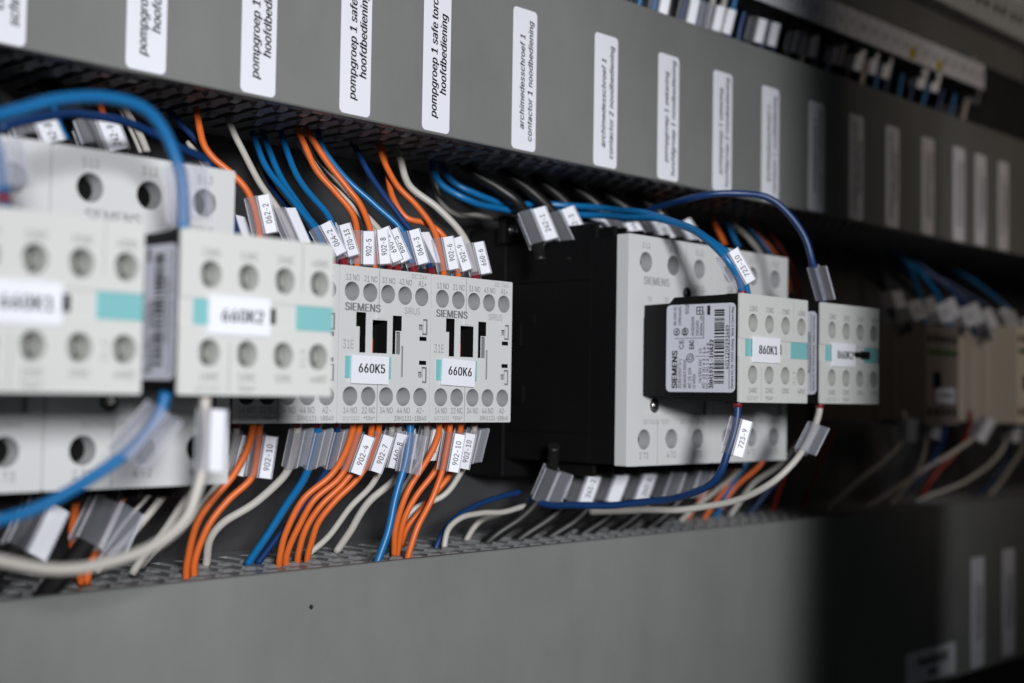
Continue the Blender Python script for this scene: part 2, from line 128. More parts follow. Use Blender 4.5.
M 628 60,0 60,509 152,509 277,187 287,159 299,123 311,84 322,49 307,49 318,83 330,121 342,158 352,187 476,509 568,509 568,0 504,0 504,291 504,327 505,369 506,413 507,457 513,457 498,409 482,363 467,322 456,291 342,0 286,0 170,291 159,321 145,361 129,408 112,457 119,457 120,416 121,372 122,328 122,291 122,0 315,73 507,436 120,435 | 35,33,1 39,38,0 1,0,38 38,37,1 37,36,1 35,1,36 34,33,42 5,8,6 8,5,28 31,2,32 34,32,2 33,34,2 1,33,2 9,7,10 14,22,20 21,41,22 17,16,15 15,14,17 18,17,14 19,18,14 14,20,19 41,21,23 26,12,11 13,24,23 23,21,13 21,22,13 22,14,13 8,28,27 27,7,8 8,7,40 12,26,25 2,31,30 30,29,3 3,2,30 7,9,40 6,8,40 24,13,25 13,12,25 20,22,41 7,27,10 27,26,11 11,10,27 3,29,4 29,28,4 5,4,28 33,35,42 32,34,42
N 523 60,0 60,509 136,509 343,183 363,151 388,107 414,55 405,54 401,108 399,157 399,195 399,509 463,509 463,0 387,0 202,290 177,331 148,381 108,452 119,454 122,384 124,328 125,291 125,0 403,76 120,431 | 21,20,1 18,1,20 23,22,0 1,0,22 21,1,22 19,18,25 17,2,19 18,19,2 1,18,2 6,13,8 13,6,14 6,7,14 5,14,7 7,6,24 8,13,9 10,9,13 13,12,10 12,11,10 14,5,4 17,16,2 16,15,3 3,2,16 6,8,24 5,7,24 3,15,14 4,3,14 18,20,25 17,19,25
O 533 267,-7 225,-3 186,7 150,25 119,49 92,79 70,115 53,157 44,203 40,254 44,305 53,352 70,393 92,429 119,459 150,484 186,501 225,512 267,516 309,512 348,501 384,484 415,459 442,429 464,393 480,352 490,305 493,254 490,203 480,157 464,115 442,79 415,49 384,25 348,7 309,-3 267,53 296,55 324,63 349,76 372,94 392,116 408,144 420,176 428,213 430,254 428,295 420,332 408,365 392,392 372,415 349,433 324,446 296,453 267,456 237,453 210,445 184,433 161,415 142,392 125,364 113,332 106,295 103,254 106,213 113,176 125,144 142,117 161,94 184,76 210,63 237,55 | 7,6,66 66,65,7 8,7,65 65,64,8 9,8,64 64,63,9 63,62,9 10,9,62 62,61,10 11,10,61 61,60,11 12,11,60 2,69,3 69,68,3 58,57,15 0,36,71 0,71,1 70,1,71 55,17,56 16,56,17 1,70,2 69,2,70 56,16,57 15,57,16 3,68,4 5,4,68 68,67,5 6,5,67 66,6,67 12,60,59 13,12,59 59,58,13 14,13,58 58,15,14 18,54,53 34,38,35 35,38,37 52,19,53 18,53,19 40,39,33 50,21,51 20,51,21 33,39,34 38,34,39 51,20,52 19,52,20 30,29,42 43,42,29 29,28,43 44,43,28 28,27,44 45,44,27 46,45,27 27,26,46 47,46,26 26,25,47 48,47,25 25,24,48 40,33,32 41,40,32 32,31,41 31,30,41 30,42,41 48,24,49 24,23,49 23,22,49 50,49,22 21,50,22 35,37,0 36,0,37 54,18,55 17,55,18
P 444 60,0 60,509 235,509 272,506 305,499 332,487 356,471 375,452 390,430 400,404 407,377 409,348 407,318 400,291 390,265 375,243 356,223 332,207 305,195 272,188 235,186 109,186 109,242 233,242 257,244 279,248 297,256 312,266 324,279 333,294 339,310 343,328 344,348 343,367 339,385 333,402 324,416 312,428 297,439 279,446 257,451 232,452 125,452 125,0 125,242 125,186 | 43,21,0 21,22,0 1,0,22 20,24,23 42,41,2 21,43,45 22,21,44 22,44,42 1,22,42 42,2,1 39,3,40 25,19,18 18,26,25 38,4,39 3,39,4 24,20,19 19,25,24 2,41,40 40,3,2 16,15,28 29,28,15 15,14,29 14,13,29 30,29,13 31,30,13 13,12,31 12,11,31 32,31,11 33,32,11 11,10,33 10,9,33 34,33,9 35,34,9 9,8,35 8,7,35 36,35,7 7,6,36 26,18,17 27,26,17 17,16,27 16,28,27 36,6,37 6,5,37 38,37,5 4,38,5 20,23,45 23,44,45 21,45,44
Q 533 245,159 313,159 369,85 384,65 468,-48 401,-48 346,27 331,46 267,-7 225,-3 186,7 150,25 119,49 92,79 70,115 53,157 44,203 40,254 44,305 53,352 70,393 92,429 119,459 150,484 186,501 225,512 267,516 309,512 348,501 384,484 415,459 442,429 464,393 480,352 490,305 493,254 490,203 480,157 464,115 442,79 415,49 384,25 348,7 309,-3 267,53 296,55 324,63 349,76 372,94 392,116 408,144 420,176 428,213 430,254 428,295 420,332 408,365 392,392 372,415 349,433 324,446 296,453 267,456 237,453 210,445 184,433 161,415 142,392 125,364 113,332 106,295 103,254 106,213 113,176 125,144 142,117 161,94 184,76 210,63 237,55 403,40 357,12 319,62 366,89 | 14,13,75 75,74,14 15,14,74 74,73,15 16,15,73 73,72,16 17,16,72 71,17,72 17,71,70 18,17,70 70,69,18 19,18,69 69,68,19 20,19,68 68,67,20 21,20,67 77,76,11 64,24,65 77,11,10 10,78,77 23,66,65 65,24,23 44,8,45 79,9,8 8,44,79 62,26,63 25,63,26 78,10,9 9,79,78 63,25,64 24,64,25 11,76,12 13,12,76 75,13,76 21,67,66 22,21,66 66,23,22 42,6,43 6,7,43 27,61,60 60,28,27 2,47,3 48,2,3 3,49,48 59,58,29 41,3,6 3,47,6 7,6,47 46,7,47 1,46,47 47,2,83 28,60,59 59,29,28 38,37,50 51,50,37 37,36,51 52,51,36 36,35,52 53,52,35 54,53,35 35,34,54 55,54,34 34,33,55 56,55,33 33,32,56 41,6,81 5,4,41 40,39,3 49,3,39 39,38,49 38,50,49 56,32,57 32,31,57 31,30,57 58,57,30 29,58,30 45,8,43 43,7,45 46,1,0 26,62,61 61,27,26 2,48,83 40,3,80 3,41,80 6,42,81 45,7,82 7,46,82 41,4,80 5,41,81 46,0,82 1,47,83
R 449 60,0 60,509 236,509 273,506 305,500 333,489 356,473 376,455 390,433 401,408 407,381 409,352 407,323 401,296 390,271 376,250 356,232 333,217 305,206 273,200 236,198 96,198 96,255 234,255 258,256 280,260 298,267 313,276 325,287 334,300 340,316 344,333 345,352 344,371 340,389 334,405 325,419 313,430 298,440 279,446 258,451 233,452 125,452 125,0 353,0 230,229 303,229 428,0 125,255 125,198 246,199 314,209 | 21,0,43 0,21,22 1,0,22 22,42,1 23,45,24 21,43,49 22,21,48 42,22,48 41,2,42 1,42,2 3,40,39 18,46,19 26,25,46 46,27,26 38,4,39 3,39,4 50,19,45 19,46,45 46,25,24 2,41,40 40,3,2 16,15,28 29,28,15 15,14,29 14,13,29 30,29,13 13,12,30 31,30,12 12,11,31 32,31,11 33,32,11 11,10,33 34,33,10 10,9,34 9,8,34 35,34,8 8,7,35 36,35,7 7,6,36 19,50,44 18,19,44 18,44,51 46,18,51 27,46,17 17,16,27 16,28,27 36,6,37 6,5,37 38,37,5 4,38,5 20,45,49 45,23,48 48,49,45 21,49,48 45,20,50 24,45,46 17,46,51 44,47,51
S 446 224,-9 188,-7 156,-1 128,9 102,23 81,40 64,60 51,83 42,109 38,137 104,137 108,118 114,102 123,88 136,76 150,66 166,59 185,53 204,50 224,49 246,50 267,54 286,60 303,69 317,79 329,92 338,106 344,122 346,139 344,154 340,168 332,179 322,189 310,197 296,205 245,222 184,239 145,253 112,269 86,289 67,313 56,341 52,372 54,400 62,425 75,448 92,468 113,484 138,498 165,508 195,514 227,516 259,514 289,508 316,498 340,484 360,468 377,449 390,427 398,403 401,378 337,378 332,402 320,421 302,437 280,449 254,456 225,459 204,457 185,454 167,448 152,440 139,430 129,418 121,405 117,391 115,376 117,359 122,345 131,334 142,324 155,315 169,308 212,293 264,279 312,264 328,256 344,248 359,238 372,226 384,213 395,198 402,180 407,161 408,139 406,112 399,87 386,64 370,43 349,25 323,11 294,0 261,-7 | 6,5,13 13,12,6 7,6,12 12,11,7 8,7,11 11,10,8 9,8,10 40,39,78 41,40,78 78,77,41 42,41,77 77,76,42 43,42,76 76,75,43 44,43,75 75,74,44 45,44,74 18,1,0 0,19,18 1,18,17 82,36,83 68,50,69 1,17,2 17,16,2 3,2,16 15,3,16 36,82,37 81,37,82 48,71,70 49,48,70 70,69,49 69,50,49 3,15,4 15,14,4 5,4,14 13,5,14 37,81,38 81,80,38 39,38,80 80,79,39 78,39,79 45,74,73 46,45,73 73,72,46 47,46,72 72,71,47 71,48,47 66,52,67 51,67,52 21,102,101 101,22,21 102,21,20 65,53,66 52,66,53 34,33,86 85,34,86 22,101,100 100,23,22 34,85,35 84,35,85 64,54,65 53,65,54 97,96,26 27,26,96 96,95,27 28,27,95 95,94,28 94,93,28 29,28,93 93,92,29 30,29,92 92,91,30 91,90,30 60,59,61 62,61,59 59,58,62 58,57,62 23,100,99 24,23,99 99,98,24 25,24,98 98,97,25 97,26,25 30,90,31 90,89,31 32,31,89 89,88,32 88,87,32 33,32,87 86,33,87 62,57,63 57,56,63 64,63,56 56,55,64 54,64,55 102,20,0 19,0,20 83,36,35 35,84,83 50,68,67 67,51,50
T 448 32,452 32,509 417,509 417,452 257,452 257,0 193,0 193,452 | 1,0,7 3,2,4 7,6,5 5,4,7 4,2,7 1,7,2
U 517 259,-8 220,-6 186,2 154,15 126,33 103,55 85,80 71,108 63,140 60,173 60,509 124,509 124,178 126,155 132,133 141,113 153,95 169,80 187,68 208,59 232,53 259,52 285,53 309,59 331,68 349,80 364,95 377,113 385,133 391,155 393,178 393,509 457,509 457,173 454,140 446,108 433,80 414,55 391,33 363,15 332,2 297,-6 | 9,8,13 13,12,9 10,9,12 12,11,10 18,2,19 20,1,0 19,2,1 1,20,19 2,18,3 17,3,18 3,17,4 17,16,4 5,4,16 16,15,5 6,5,15 7,6,15 15,14,7 8,7,14 13,8,14 41,23,22 23,41,40 24,23,40 40,39,24 39,25,24 35,34,28 29,28,34 34,33,29 30,29,33 33,32,30 31,30,32 25,39,38 26,25,38 38,37,26 27,26,37 37,36,27 36,35,27 35,28,27 41,22,0 22,21,0 20,0,21
V 479 204,0 16,509 84,509 192,206 215,137 248,31 235,31 267,138 290,206 395,509 463,509 278,0 241,52 | 2,1,3 4,0,6 3,1,0 0,4,3 7,5,11 9,8,10 10,8,11 7,11,8 6,0,11 11,5,6 6,5,12 5,7,12 4,6,12
W 686 155,0 16,509 82,509 163,196 175,145 187,94 197,40 189,40 200,94 211,145 224,196 306,509 380,509 462,196 474,145 486,94 497,40 488,40 499,94 510,145 523,196 603,509 670,509 530,0 455,0 368,323 351,391 336,475 350,475 335,395 318,323 230,0 193,61 492,62 343,437 | 0,3,1 2,1,3 7,6,32 7,5,0 5,4,0 3,0,4 29,27,11 7,0,31 6,7,31 31,8,6 32,6,8 30,29,11 28,26,12 15,14,24 20,23,22 22,21,20 16,17,23 18,16,23 19,18,23 23,20,19 23,17,24 15,24,17 17,16,33 26,25,12 14,13,25 28,27,34 11,27,28 28,12,11 5,7,32 10,30,11 25,13,12 16,18,33 15,17,33 9,8,31 24,14,25 27,29,34 26,28,34 30,10,31 10,9,31
X 474 18,0 217,284 217,236 29,509 104,509 178,400 204,361 223,329 243,292 232,292 252,329 272,361 298,400 374,509 446,509 259,239 259,287 456,0 382,0 292,129 268,165 250,195 230,231 244,231 225,196 206,166 182,129 91,0 200,260 238,302 276,263 237,218 | 0,27,26 5,4,3 2,25,24 24,22,2 1,2,22 9,7,1 25,2,26 2,1,28 5,3,1 6,5,1 1,7,6 20,15,21 23,21,15 15,16,8 16,10,8 18,17,19 14,13,12 15,20,19 15,19,30 16,15,30 12,11,16 10,16,11 23,22,31 1,22,23 23,15,1 15,8,1 9,1,8 9,8,29 8,10,29 1,3,28 0,26,28 26,2,28 7,9,29 14,12,30 12,16,30 19,17,30 22,24,31 21,23,31
Y 472 203,0 203,208 16,509 91,509 192,344 222,292 250,230 224,230 251,293 280,344 381,509 455,509 268,208 268,0 237,260 | 3,2,4 7,5,1 4,2,1 1,5,4 9,12,11 11,10,9 8,6,12 12,9,8 1,0,13 13,12,1 7,1,12 12,6,7 7,6,14 6,8,14 5,7,14
Z 438 42,0 42,46 273,385 306,431 341,476 348,454 285,452 223,452 40,452 40,509 397,509 397,462 169,129 134,81 97,33 90,54 152,57 214,57 399,57 399,0 323,453 114,55 | 17,16,14 21,14,16 17,14,0 1,0,14 15,1,14 14,21,15 1,15,13 13,12,1 1,12,2 20,4,6 6,4,7 11,2,12 11,5,2 3,2,5 4,20,5 5,11,4 11,10,4 7,4,10 17,0,19 19,18,17 9,8,7 7,10,9 3,5,20 13,15,21
a 389 160,-9 137,-7 115,-3 94,5 76,15 60,29 48,45 38,63 32,84 30,108 32,128 36,146 43,161 53,174 64,184 78,193 92,200 108,206 125,211 178,220 234,227 247,229 257,231 265,235 271,240 274,246 276,255 276,257 275,272 272,285 267,297 260,307 251,315 240,322 227,327 212,330 196,331 178,330 163,327 149,322 137,316 127,309 118,301 110,292 104,283 100,274 41,291 51,313 64,331 79,346 95,358 114,368 133,375 153,380 173,383 194,384 239,379 255,375 271,369 286,360 300,350 312,336 322,320 330,301 335,278 337,251 337,0 277,0 277,52 272,52 252,25 242,16 229,8 215,1 199,-4 181,-7 170,45 192,47 211,51 228,59 242,68 254,80 263,93 270,108 274,122 276,138 276,190 259,182 231,176 200,171 175,168 134,159 122,153 112,147 103,139 97,130 93,118 92,105 93,93 96,82 102,72 109,64 119,57 130,52 142,48 156,46 | 6,5,100 100,99,6 7,6,99 99,98,7 8,7,98 98,97,8 9,8,97 97,96,9 10,9,96 11,10,96 96,95,11 12,11,95 13,12,95 47,46,45 105,0,76 0,105,1 104,1,105 52,39,38 38,53,52 1,104,2 104,103,2 17,92,91 18,17,91 91,90,18 40,39,51 39,52,51 2,103,3 103,102,3 4,3,102 102,101,4 5,4,101 100,5,101 13,95,94 14,13,94 15,14,94 94,93,15 16,15,93 93,92,16 92,17,16 47,45,44 44,43,47 48,47,43 43,42,48 49,48,42 42,41,49 50,49,41 41,40,50 40,51,50 36,55,37 77,75,74 74,73,77 73,78,77 55,36,35 78,73,72 72,71,78 79,78,71 71,70,79 70,80,79 88,20,89 19,89,20 33,57,34 57,56,34 35,34,56 55,35,56 68,67,66 66,65,85 86,85,65 27,26,65 65,64,27 83,82,68 84,83,68 68,66,84 66,85,84 24,23,86 86,65,24 25,24,65 65,26,25 27,64,28 64,63,28 29,28,63 63,62,29 30,29,62 62,61,30 31,30,61 61,60,31 60,59,31 80,70,69 81,80,69 69,68,81 68,82,81 20,88,87 21,20,87 22,21,87 87,86,22 86,23,22 31,59,32 59,58,32 33,32,58 57,33,58 76,0,75 75,77,76 89,19,90 18,90,19 53,38,37 54,53,37 37,55,54
b 424 229,-8 208,-7 189,-3 172,4 159,12 147,21 138,31 118,59 112,59 112,0 53,0 53,509 114,509 114,319 118,319 137,346 147,355 158,364 171,373 188,379 207,383 229,384 259,382 287,374 313,361 335,342 354,320 370,293 381,261 388,227 390,189 388,151 381,116 370,84 355,57 336,34 313,16 288,3 260,-6 220,47 242,49 262,55 279,66 294,80 306,97 316,117 323,139 327,163 328,189 327,215 323,239 316,261 307,281 295,298 280,311 262,322 243,328 220,330 198,328 178,322 161,312 147,299 134,282 125,263 118,241 114,216 113,189 114,162 118,138 125,115 135,95 147,78 162,65 179,55 198,49 | 9,8,10 67,66,10 66,65,10 11,10,65 65,13,11 7,70,8 70,69,8 69,68,8 10,8,68 67,10,68 13,65,64 64,63,13 63,62,13 62,14,13 6,5,72 74,2,1 2,74,3 73,3,74 18,59,58 19,18,58 58,20,19 3,73,4 5,4,73 72,5,73 16,60,59 17,16,59 59,18,17 6,72,7 72,71,7 70,7,71 14,62,61 61,60,14 15,14,60 60,16,15 11,13,12 38,41,40 38,40,0 39,0,40 21,57,56 56,22,21 54,23,55 42,37,36 41,38,37 37,42,41 22,56,55 55,23,22 33,32,45 46,45,32 32,31,46 47,46,31 31,30,47 48,47,30 49,48,30 30,29,49 50,49,29 29,28,50 51,50,28 28,27,51 42,36,35 43,42,35 35,34,43 44,43,34 34,33,44 33,45,44 51,27,52 27,26,52 53,52,26 26,25,53 54,53,25 25,24,54 23,54,24 0,39,1 74,1,39 20,58,57 57,21,20
c 395 207,-8 174,-5 144,3 117,16 93,35 72,58 56,85 44,116 37,150 34,187 37,225 44,260 56,291 72,318 93,341 117,360 144,374 174,382 207,384 226,384 243,381 260,377 276,371 291,364 305,356 318,346 330,335 340,322 349,308 356,293 362,277 303,262 290,289 270,311 242,325 207,330 184,328 163,321 145,310 130,296 118,278 108,258 102,236 98,212 96,187 98,163 102,139 108,117 118,97 130,80 145,66 163,55 184,49 207,46 243,52 271,66 292,89 304,117 363,102 357,86 350,70 341,56 331,43 319,32 306,21 292,12 277,5 261,-1 244,-5 226,-7 | 7,6,47 47,46,7 8,7,46 46,45,8 9,8,45 45,44,9 44,43,9 10,9,43 43,42,10 11,10,42 1,52,2 52,51,2 3,2,51 51,50,3 38,37,15 16,15,37 37,36,16 36,17,16 3,50,4 50,49,4 5,4,49 49,48,5 6,5,48 47,6,48 11,42,41 12,11,41 41,40,12 13,12,40 40,39,13 14,13,39 39,38,14 38,15,14 19,34,20 53,69,54 34,19,35 18,35,19 23,22,33 54,69,68 68,67,54 67,66,54 66,55,54 33,22,34 22,21,34 20,34,21 56,63,62 62,61,56 61,60,56 60,59,56 57,56,59 59,58,57 30,29,31 29,28,31 55,66,65 65,64,55 64,63,55 63,56,55 31,28,32 28,27,32 27,26,32 26,25,32 33,32,25 25,24,33 23,33,24 69,53,0 1,0,53 52,1,53 35,18,36 17,36,18
d 424 195,-8 165,-6 137,3 111,16 89,34 70,57 55,84 43,116 36,151 34,189 36,227 43,261 55,293 70,320 89,342 112,361 137,374 165,382 196,384 218,383 237,379 253,373 267,364 278,355 287,346 306,319 311,319 311,509 372,509 372,0 313,0 313,59 307,59 287,31 277,21 266,12 252,4 236,-3 217,-7 205,47 226,49 246,55 263,65 278,78 290,95 299,115 306,138 310,162 312,189 310,216 306,241 300,263 290,282 278,299 263,312 246,322 227,328 205,330 182,328 162,322 145,311 130,298 118,281 108,261 102,239 98,215 96,189 98,163 102,139 109,117 118,97 130,80 145,66 162,55 182,49 | 7,6,69 69,68,7 8,7,68 68,67,8 9,8,67 67,66,9 66,65,9 10,9,65 65,64,10 11,10,64 64,63,11 12,11,63 2,72,3 0,39,74 0,74,1 73,1,74 17,59,58 58,18,17 1,73,2 72,2,73 60,59,15 16,15,59 59,17,16 3,72,4 72,71,4 5,4,71 71,70,5 6,5,70 69,6,70 12,63,62 13,12,62 62,61,13 14,13,61 61,60,14 60,15,14 40,38,37 19,57,56 56,20,19 40,37,36 41,40,36 36,35,41 35,34,41 34,42,41 54,23,55 23,22,55 22,21,55 56,55,21 20,56,21 29,31,30 29,48,47 48,29,49 29,28,49 26,49,28 32,31,44 45,44,31 46,45,31 31,29,46 29,47,46 49,26,50 51,50,26 52,51,26 25,52,26 26,28,27 42,34,33 33,32,42 43,42,32 32,44,43 52,25,53 54,53,25 25,24,54 23,54,24 39,0,38 38,40,39 18,58,57 57,19,18
e 404 212,-8 177,-5 145,3 117,16 92,35 72,58 56,85 44,116 37,150 34,187 36,224 44,258 55,290 71,317 91,340 115,359 142,373 172,382 205,384 226,383 246,380 266,374 285,366 303,355 319,341 334,324 347,305 357,282 365,256 370,227 371,194 371,169 75,169 75,221 338,221 310,202 308,226 304,248 298,269 288,286 277,301 263,314 246,323 227,328 205,330 183,328 164,323 146,313 131,301 119,286 109,270 102,251 97,231 96,211 96,178 98,151 102,127 110,106 121,88 135,73 151,61 169,53 190,48 212,46 227,47 241,49 254,53 265,58 276,65 285,73 294,82 300,93 306,105 365,91 358,72 348,55 335,39 320,26 302,14 283,4 261,-3 237,-7 308,221 96,221 97,169 | 8,7,32 9,8,32 35,34,82 52,51,33 7,6,56 56,55,7 32,7,55 54,53,32 53,33,32 9,32,33 10,9,33 11,10,33 33,51,11 12,11,51 51,50,12 13,12,50 48,47,15 47,16,15 0,63,62 45,44,18 0,62,1 61,1,62 17,46,45 45,18,17 1,61,2 61,60,2 3,2,60 59,3,60 16,47,46 46,17,16 3,59,4 59,58,4 5,4,58 58,57,5 6,5,57 56,6,57 13,50,49 14,13,49 49,48,14 48,15,14 81,65,64 65,81,80 80,66,65 42,20,43 19,43,20 66,80,79 79,67,66 42,41,22 22,21,42 20,42,21 30,29,34 29,28,34 75,74,71 72,71,74 74,73,72 31,35,54 31,30,35 30,34,35 37,36,34 34,28,37 28,27,37 67,79,78 68,67,78 78,77,68 69,68,77 77,76,69 70,69,76 76,75,70 75,71,70 37,27,38 27,26,38 39,38,26 26,25,39 40,39,25 25,24,40 24,23,40 41,40,23 22,41,23 81,64,0 63,0,64 53,54,35 43,19,44 18,44,19 32,55,84 54,32,84 34,36,82 52,33,83 33,53,83 53,35,82 53,82,83 31,54,84
f 253 228,379 228,327 6,327 6,379 81,0 81,432 82,452 87,470 96,486 107,499 120,510 135,519 152,525 169,529 187,530 222,527 243,521 227,468 215,472 195,474 178,472 164,468 154,460 147,449 143,435 142,419 142,0 81,327 81,379 142,379 142,327 | 27,30,28 30,27,26 25,24,5 6,5,24 20,14,13 21,20,12 20,13,12 19,18,15 17,16,18 15,18,16 14,20,19 19,15,14 6,24,23 7,6,23 8,7,23 23,22,8 9,8,22 10,9,22 22,21,10 11,10,21 21,12,11 28,29,25 4,26,27 3,2,27 28,3,27 25,5,28 1,0,29 30,1,29 29,28,30
g 425 207,-151 180,-149 156,-146 134,-140 114,-132 97,-122 82,-110 70,-97 59,-84 51,-69 101,-41 122,-66 131,-74 142,-82 154,-88 169,-93 187,-96 207,-97 236,-95 261,-87 282,-75 298,-58 308,-34 311,-6 311,68 306,68 287,41 277,32 266,23 252,16 236,10 217,6 195,5 165,7 138,14 113,27 90,43 71,65 55,90 43,120 36,154 34,191 36,229 43,263 55,293 71,320 90,342 112,361 138,374 166,382 196,384 218,383 237,379 253,373 267,365 279,356 288,346 308,319 313,319 313,379 372,379 372,-9 370,-40 363,-67 350,-90 334,-109 314,-124 291,-136 265,-144 237,-149 205,59 227,61 246,66 264,75 278,87 290,103 300,121 307,142 311,166 312,193 311,219 307,242 300,264 291,283 279,299 264,312 247,322 227,328 205,330 182,328 163,322 145,312 130,298 118,282 109,262 102,241 98,218 96,193 98,167 102,144 109,123 118,104 131,88 145,76 163,66 183,61 | 8,7,10 9,8,10 39,38,100 100,99,39 40,39,99 99,98,40 41,40,98 98,97,41 97,96,41 42,41,96 96,95,42 43,42,95 95,94,43 44,43,94 3,13,4 14,2,15 32,70,105 15,2,1 1,16,15 32,105,33 104,33,105 49,90,89 89,50,49 2,14,3 13,3,14 33,104,34 103,34,104 48,91,90 90,49,48 4,13,5 13,12,5 6,5,12 12,11,6 7,6,11 10,7,11 34,103,35 103,102,35 36,35,102 37,36,102 102,101,37 38,37,101 100,38,101 44,94,93 45,44,93 93,92,45 46,45,92 92,91,46 47,46,91 91,48,47 17,0,69 69,18,17 71,31,30 51,88,87 87,52,51 18,69,68 68,19,18 71,30,29 72,71,29 29,28,72 28,27,72 27,73,72 85,55,86 55,54,86 54,53,86 87,86,53 52,87,53 62,61,23 24,23,61 79,78,61 61,60,79 80,79,60 59,58,60 65,64,21 64,63,21 22,21,63 63,62,22 62,23,22 75,25,24 76,75,24 77,76,24 24,61,77 61,78,77 80,60,81 60,58,81 82,81,58 83,82,58 57,83,58 19,68,67 20,19,67 67,66,20 66,65,20 65,21,20 73,27,26 26,25,73 74,73,25 25,75,74 83,57,84 85,84,57 57,56,85 55,85,56 16,1,0 0,17,16 70,32,31 31,71,70 50,89,88 88,51,50
h 410 114,227 114,0 53,0 53,509 114,509 114,287 102,287 116,319 132,344 152,362 175,374 200,382 227,384 252,383 275,377 295,369 313,356 328,340 341,321 350,298 355,271 357,240 357,0 296,0 296,235 293,263 286,286 273,304 256,318 235,326 210,329 192,328 176,324 161,317 147,308 136,297 126,283 119,266 115,248 114,314 | 3,2,6 2,1,0 6,2,0 0,38,6 10,32,31 9,33,32 32,10,9 8,34,33 33,9,8 6,38,37 5,6,37 37,36,5 36,35,5 7,5,35 35,34,7 34,8,7 3,6,4 12,29,13 29,12,30 11,30,12 28,14,29 13,29,14 24,23,22 22,21,24 24,21,25 21,20,25 20,19,25 26,25,19 19,18,26 18,17,26 27,26,17 17,16,27 28,27,16 16,15,28 14,28,15 30,11,31 10,31,11 5,7,39 6,5,39 4,6,39
i 166 53,0 53,379 114,379 114,0 84,443 73,444 63,448 54,455 47,463 43,472 41,483 43,494 47,504 54,512 63,518 73,522 84,524 95,522 105,518 114,512 121,504 125,494 126,483 125,472 121,463 114,455 105,448 95,444 | 10,9,11 4,15,14 5,4,6 7,6,4 4,14,7 9,8,7 11,9,7 7,14,11 14,13,11 12,11,13 23,22,24 25,24,22 22,21,19 21,20,19 25,22,18 22,19,18 1,0,3 3,2,1 27,26,4 26,25,4 25,18,4 18,17,4 15,4,17 17,16,15
j 166 53,379 114,379 114,-30 112,-52 108,-72 102,-90 92,-106 80,-119 65,-129 47,-137 27,-141 4,-143 -10,-143 -10,-87 2,-87 18,-85 31,-80 40,-72 47,-61 51,-46 53,-29 83,443 72,444 62,448 53,455 47,463 42,472 41,483 42,494 47,504 53,512 62,518 72,522 83,524 95,522 105,518 114,512 120,504 125,494 126,483 125,472 120,463 114,455 105,448 95,444 | 11,14,12 13,12,14 14,11,10 15,14,10 29,25,31 31,30,29 15,10,9 16,15,9 27,26,25 25,29,27 28,27,29 44,43,21 32,21,34 34,33,32 40,39,41 37,41,39 39,38,37 41,37,35 37,36,35 21,43,42 42,41,21 41,35,21 34,21,35 16,9,8 8,7,16 17,16,7 7,6,17 18,17,6 6,5,18 5,4,18 19,18,4 4,3,19 20,19,3 3,2,20 2,1,20 0,20,1 22,21,23 24,23,21 25,24,21 31,25,21 21,32,31
k 380 110,137 110,212 121,212 284,379 360,379 184,199 177,199 53,0 53,509 114,509 114,0 294,0 148,186 191,229 372,0 114,212 114,141 154,178 201,216 | 1,15,9 0,7,10 7,0,1 8,7,1 1,9,8 5,13,6 11,14,5 13,5,18 4,3,13 1,0,16 12,6,13 13,3,2 5,14,18 0,10,16 6,12,17 12,2,15 15,16,12 15,1,16 5,6,17 11,5,17 12,16,17 2,12,13 4,13,18
l 189 139,-2 112,0 91,8 74,20 62,37 55,59 53,84 53,509 114,509 114,99 114,83 117,71 120,62 126,57 135,53 146,52 160,53 170,54 181,3 162,-1 | 6,5,10 10,9,6 7,6,9 9,8,7 16,15,19 19,18,16 18,17,16 19,15,0 14,0,15 0,14,1 14,13,1 2,1,13 13,12,2 3,2,12 4,3,12 12,11,4 5,4,11 10,5,11
m 609 53,0 53,379 112,379 112,295 108,295 114,314 122,331 132,346 144,358 158,368 172,376 187,382 203,385 219,386 245,383 268,375 287,361 303,342 314,320 321,295 312,295 318,312 326,329 337,343 350,356 364,366 381,375 398,381 417,385 437,386 458,385 478,380 497,372 514,361 529,346 541,328 550,307 555,283 557,255 557,0 496,0 496,254 493,279 485,298 473,313 456,323 438,329 419,330 402,329 387,326 374,320 363,312 353,302 345,290 340,277 336,263 335,247 335,0 274,0 274,260 272,280 265,297 253,311 238,322 220,328 199,330 185,329 171,326 158,320 145,312 135,302 126,289 119,274 115,257 114,238 114,0 112,308 317,309 | 75,74,0 1,0,74 4,1,74 74,73,4 68,67,8 67,9,8 6,70,69 7,6,69 69,68,7 68,8,7 4,73,72 3,4,72 72,71,3 71,70,3 5,3,70 70,6,5 1,4,2 65,11,66 10,66,11 64,63,14 13,12,64 64,14,13 64,12,65 11,65,12 59,20,60 61,60,20 20,18,61 18,17,61 62,61,17 17,16,62 62,16,63 16,15,63 14,63,15 9,67,66 66,10,9 55,54,19 54,53,19 50,25,24 26,49,48 48,27,26 25,50,49 49,26,25 19,53,52 21,19,52 22,21,52 52,51,22 23,22,51 51,50,23 50,24,23 29,47,46 31,30,45 46,45,30 29,46,30 41,40,39 39,38,41 38,37,41 41,37,42 37,36,42 43,42,36 36,35,43 35,34,43 44,43,34 34,33,44 33,32,44 45,44,32 31,45,32 27,48,47 28,27,47 47,29,28 57,56,58 59,58,56 56,55,59 20,59,55 55,19,20 20,19,77 3,5,76 4,3,76 2,4,76 19,21,77 18,20,77
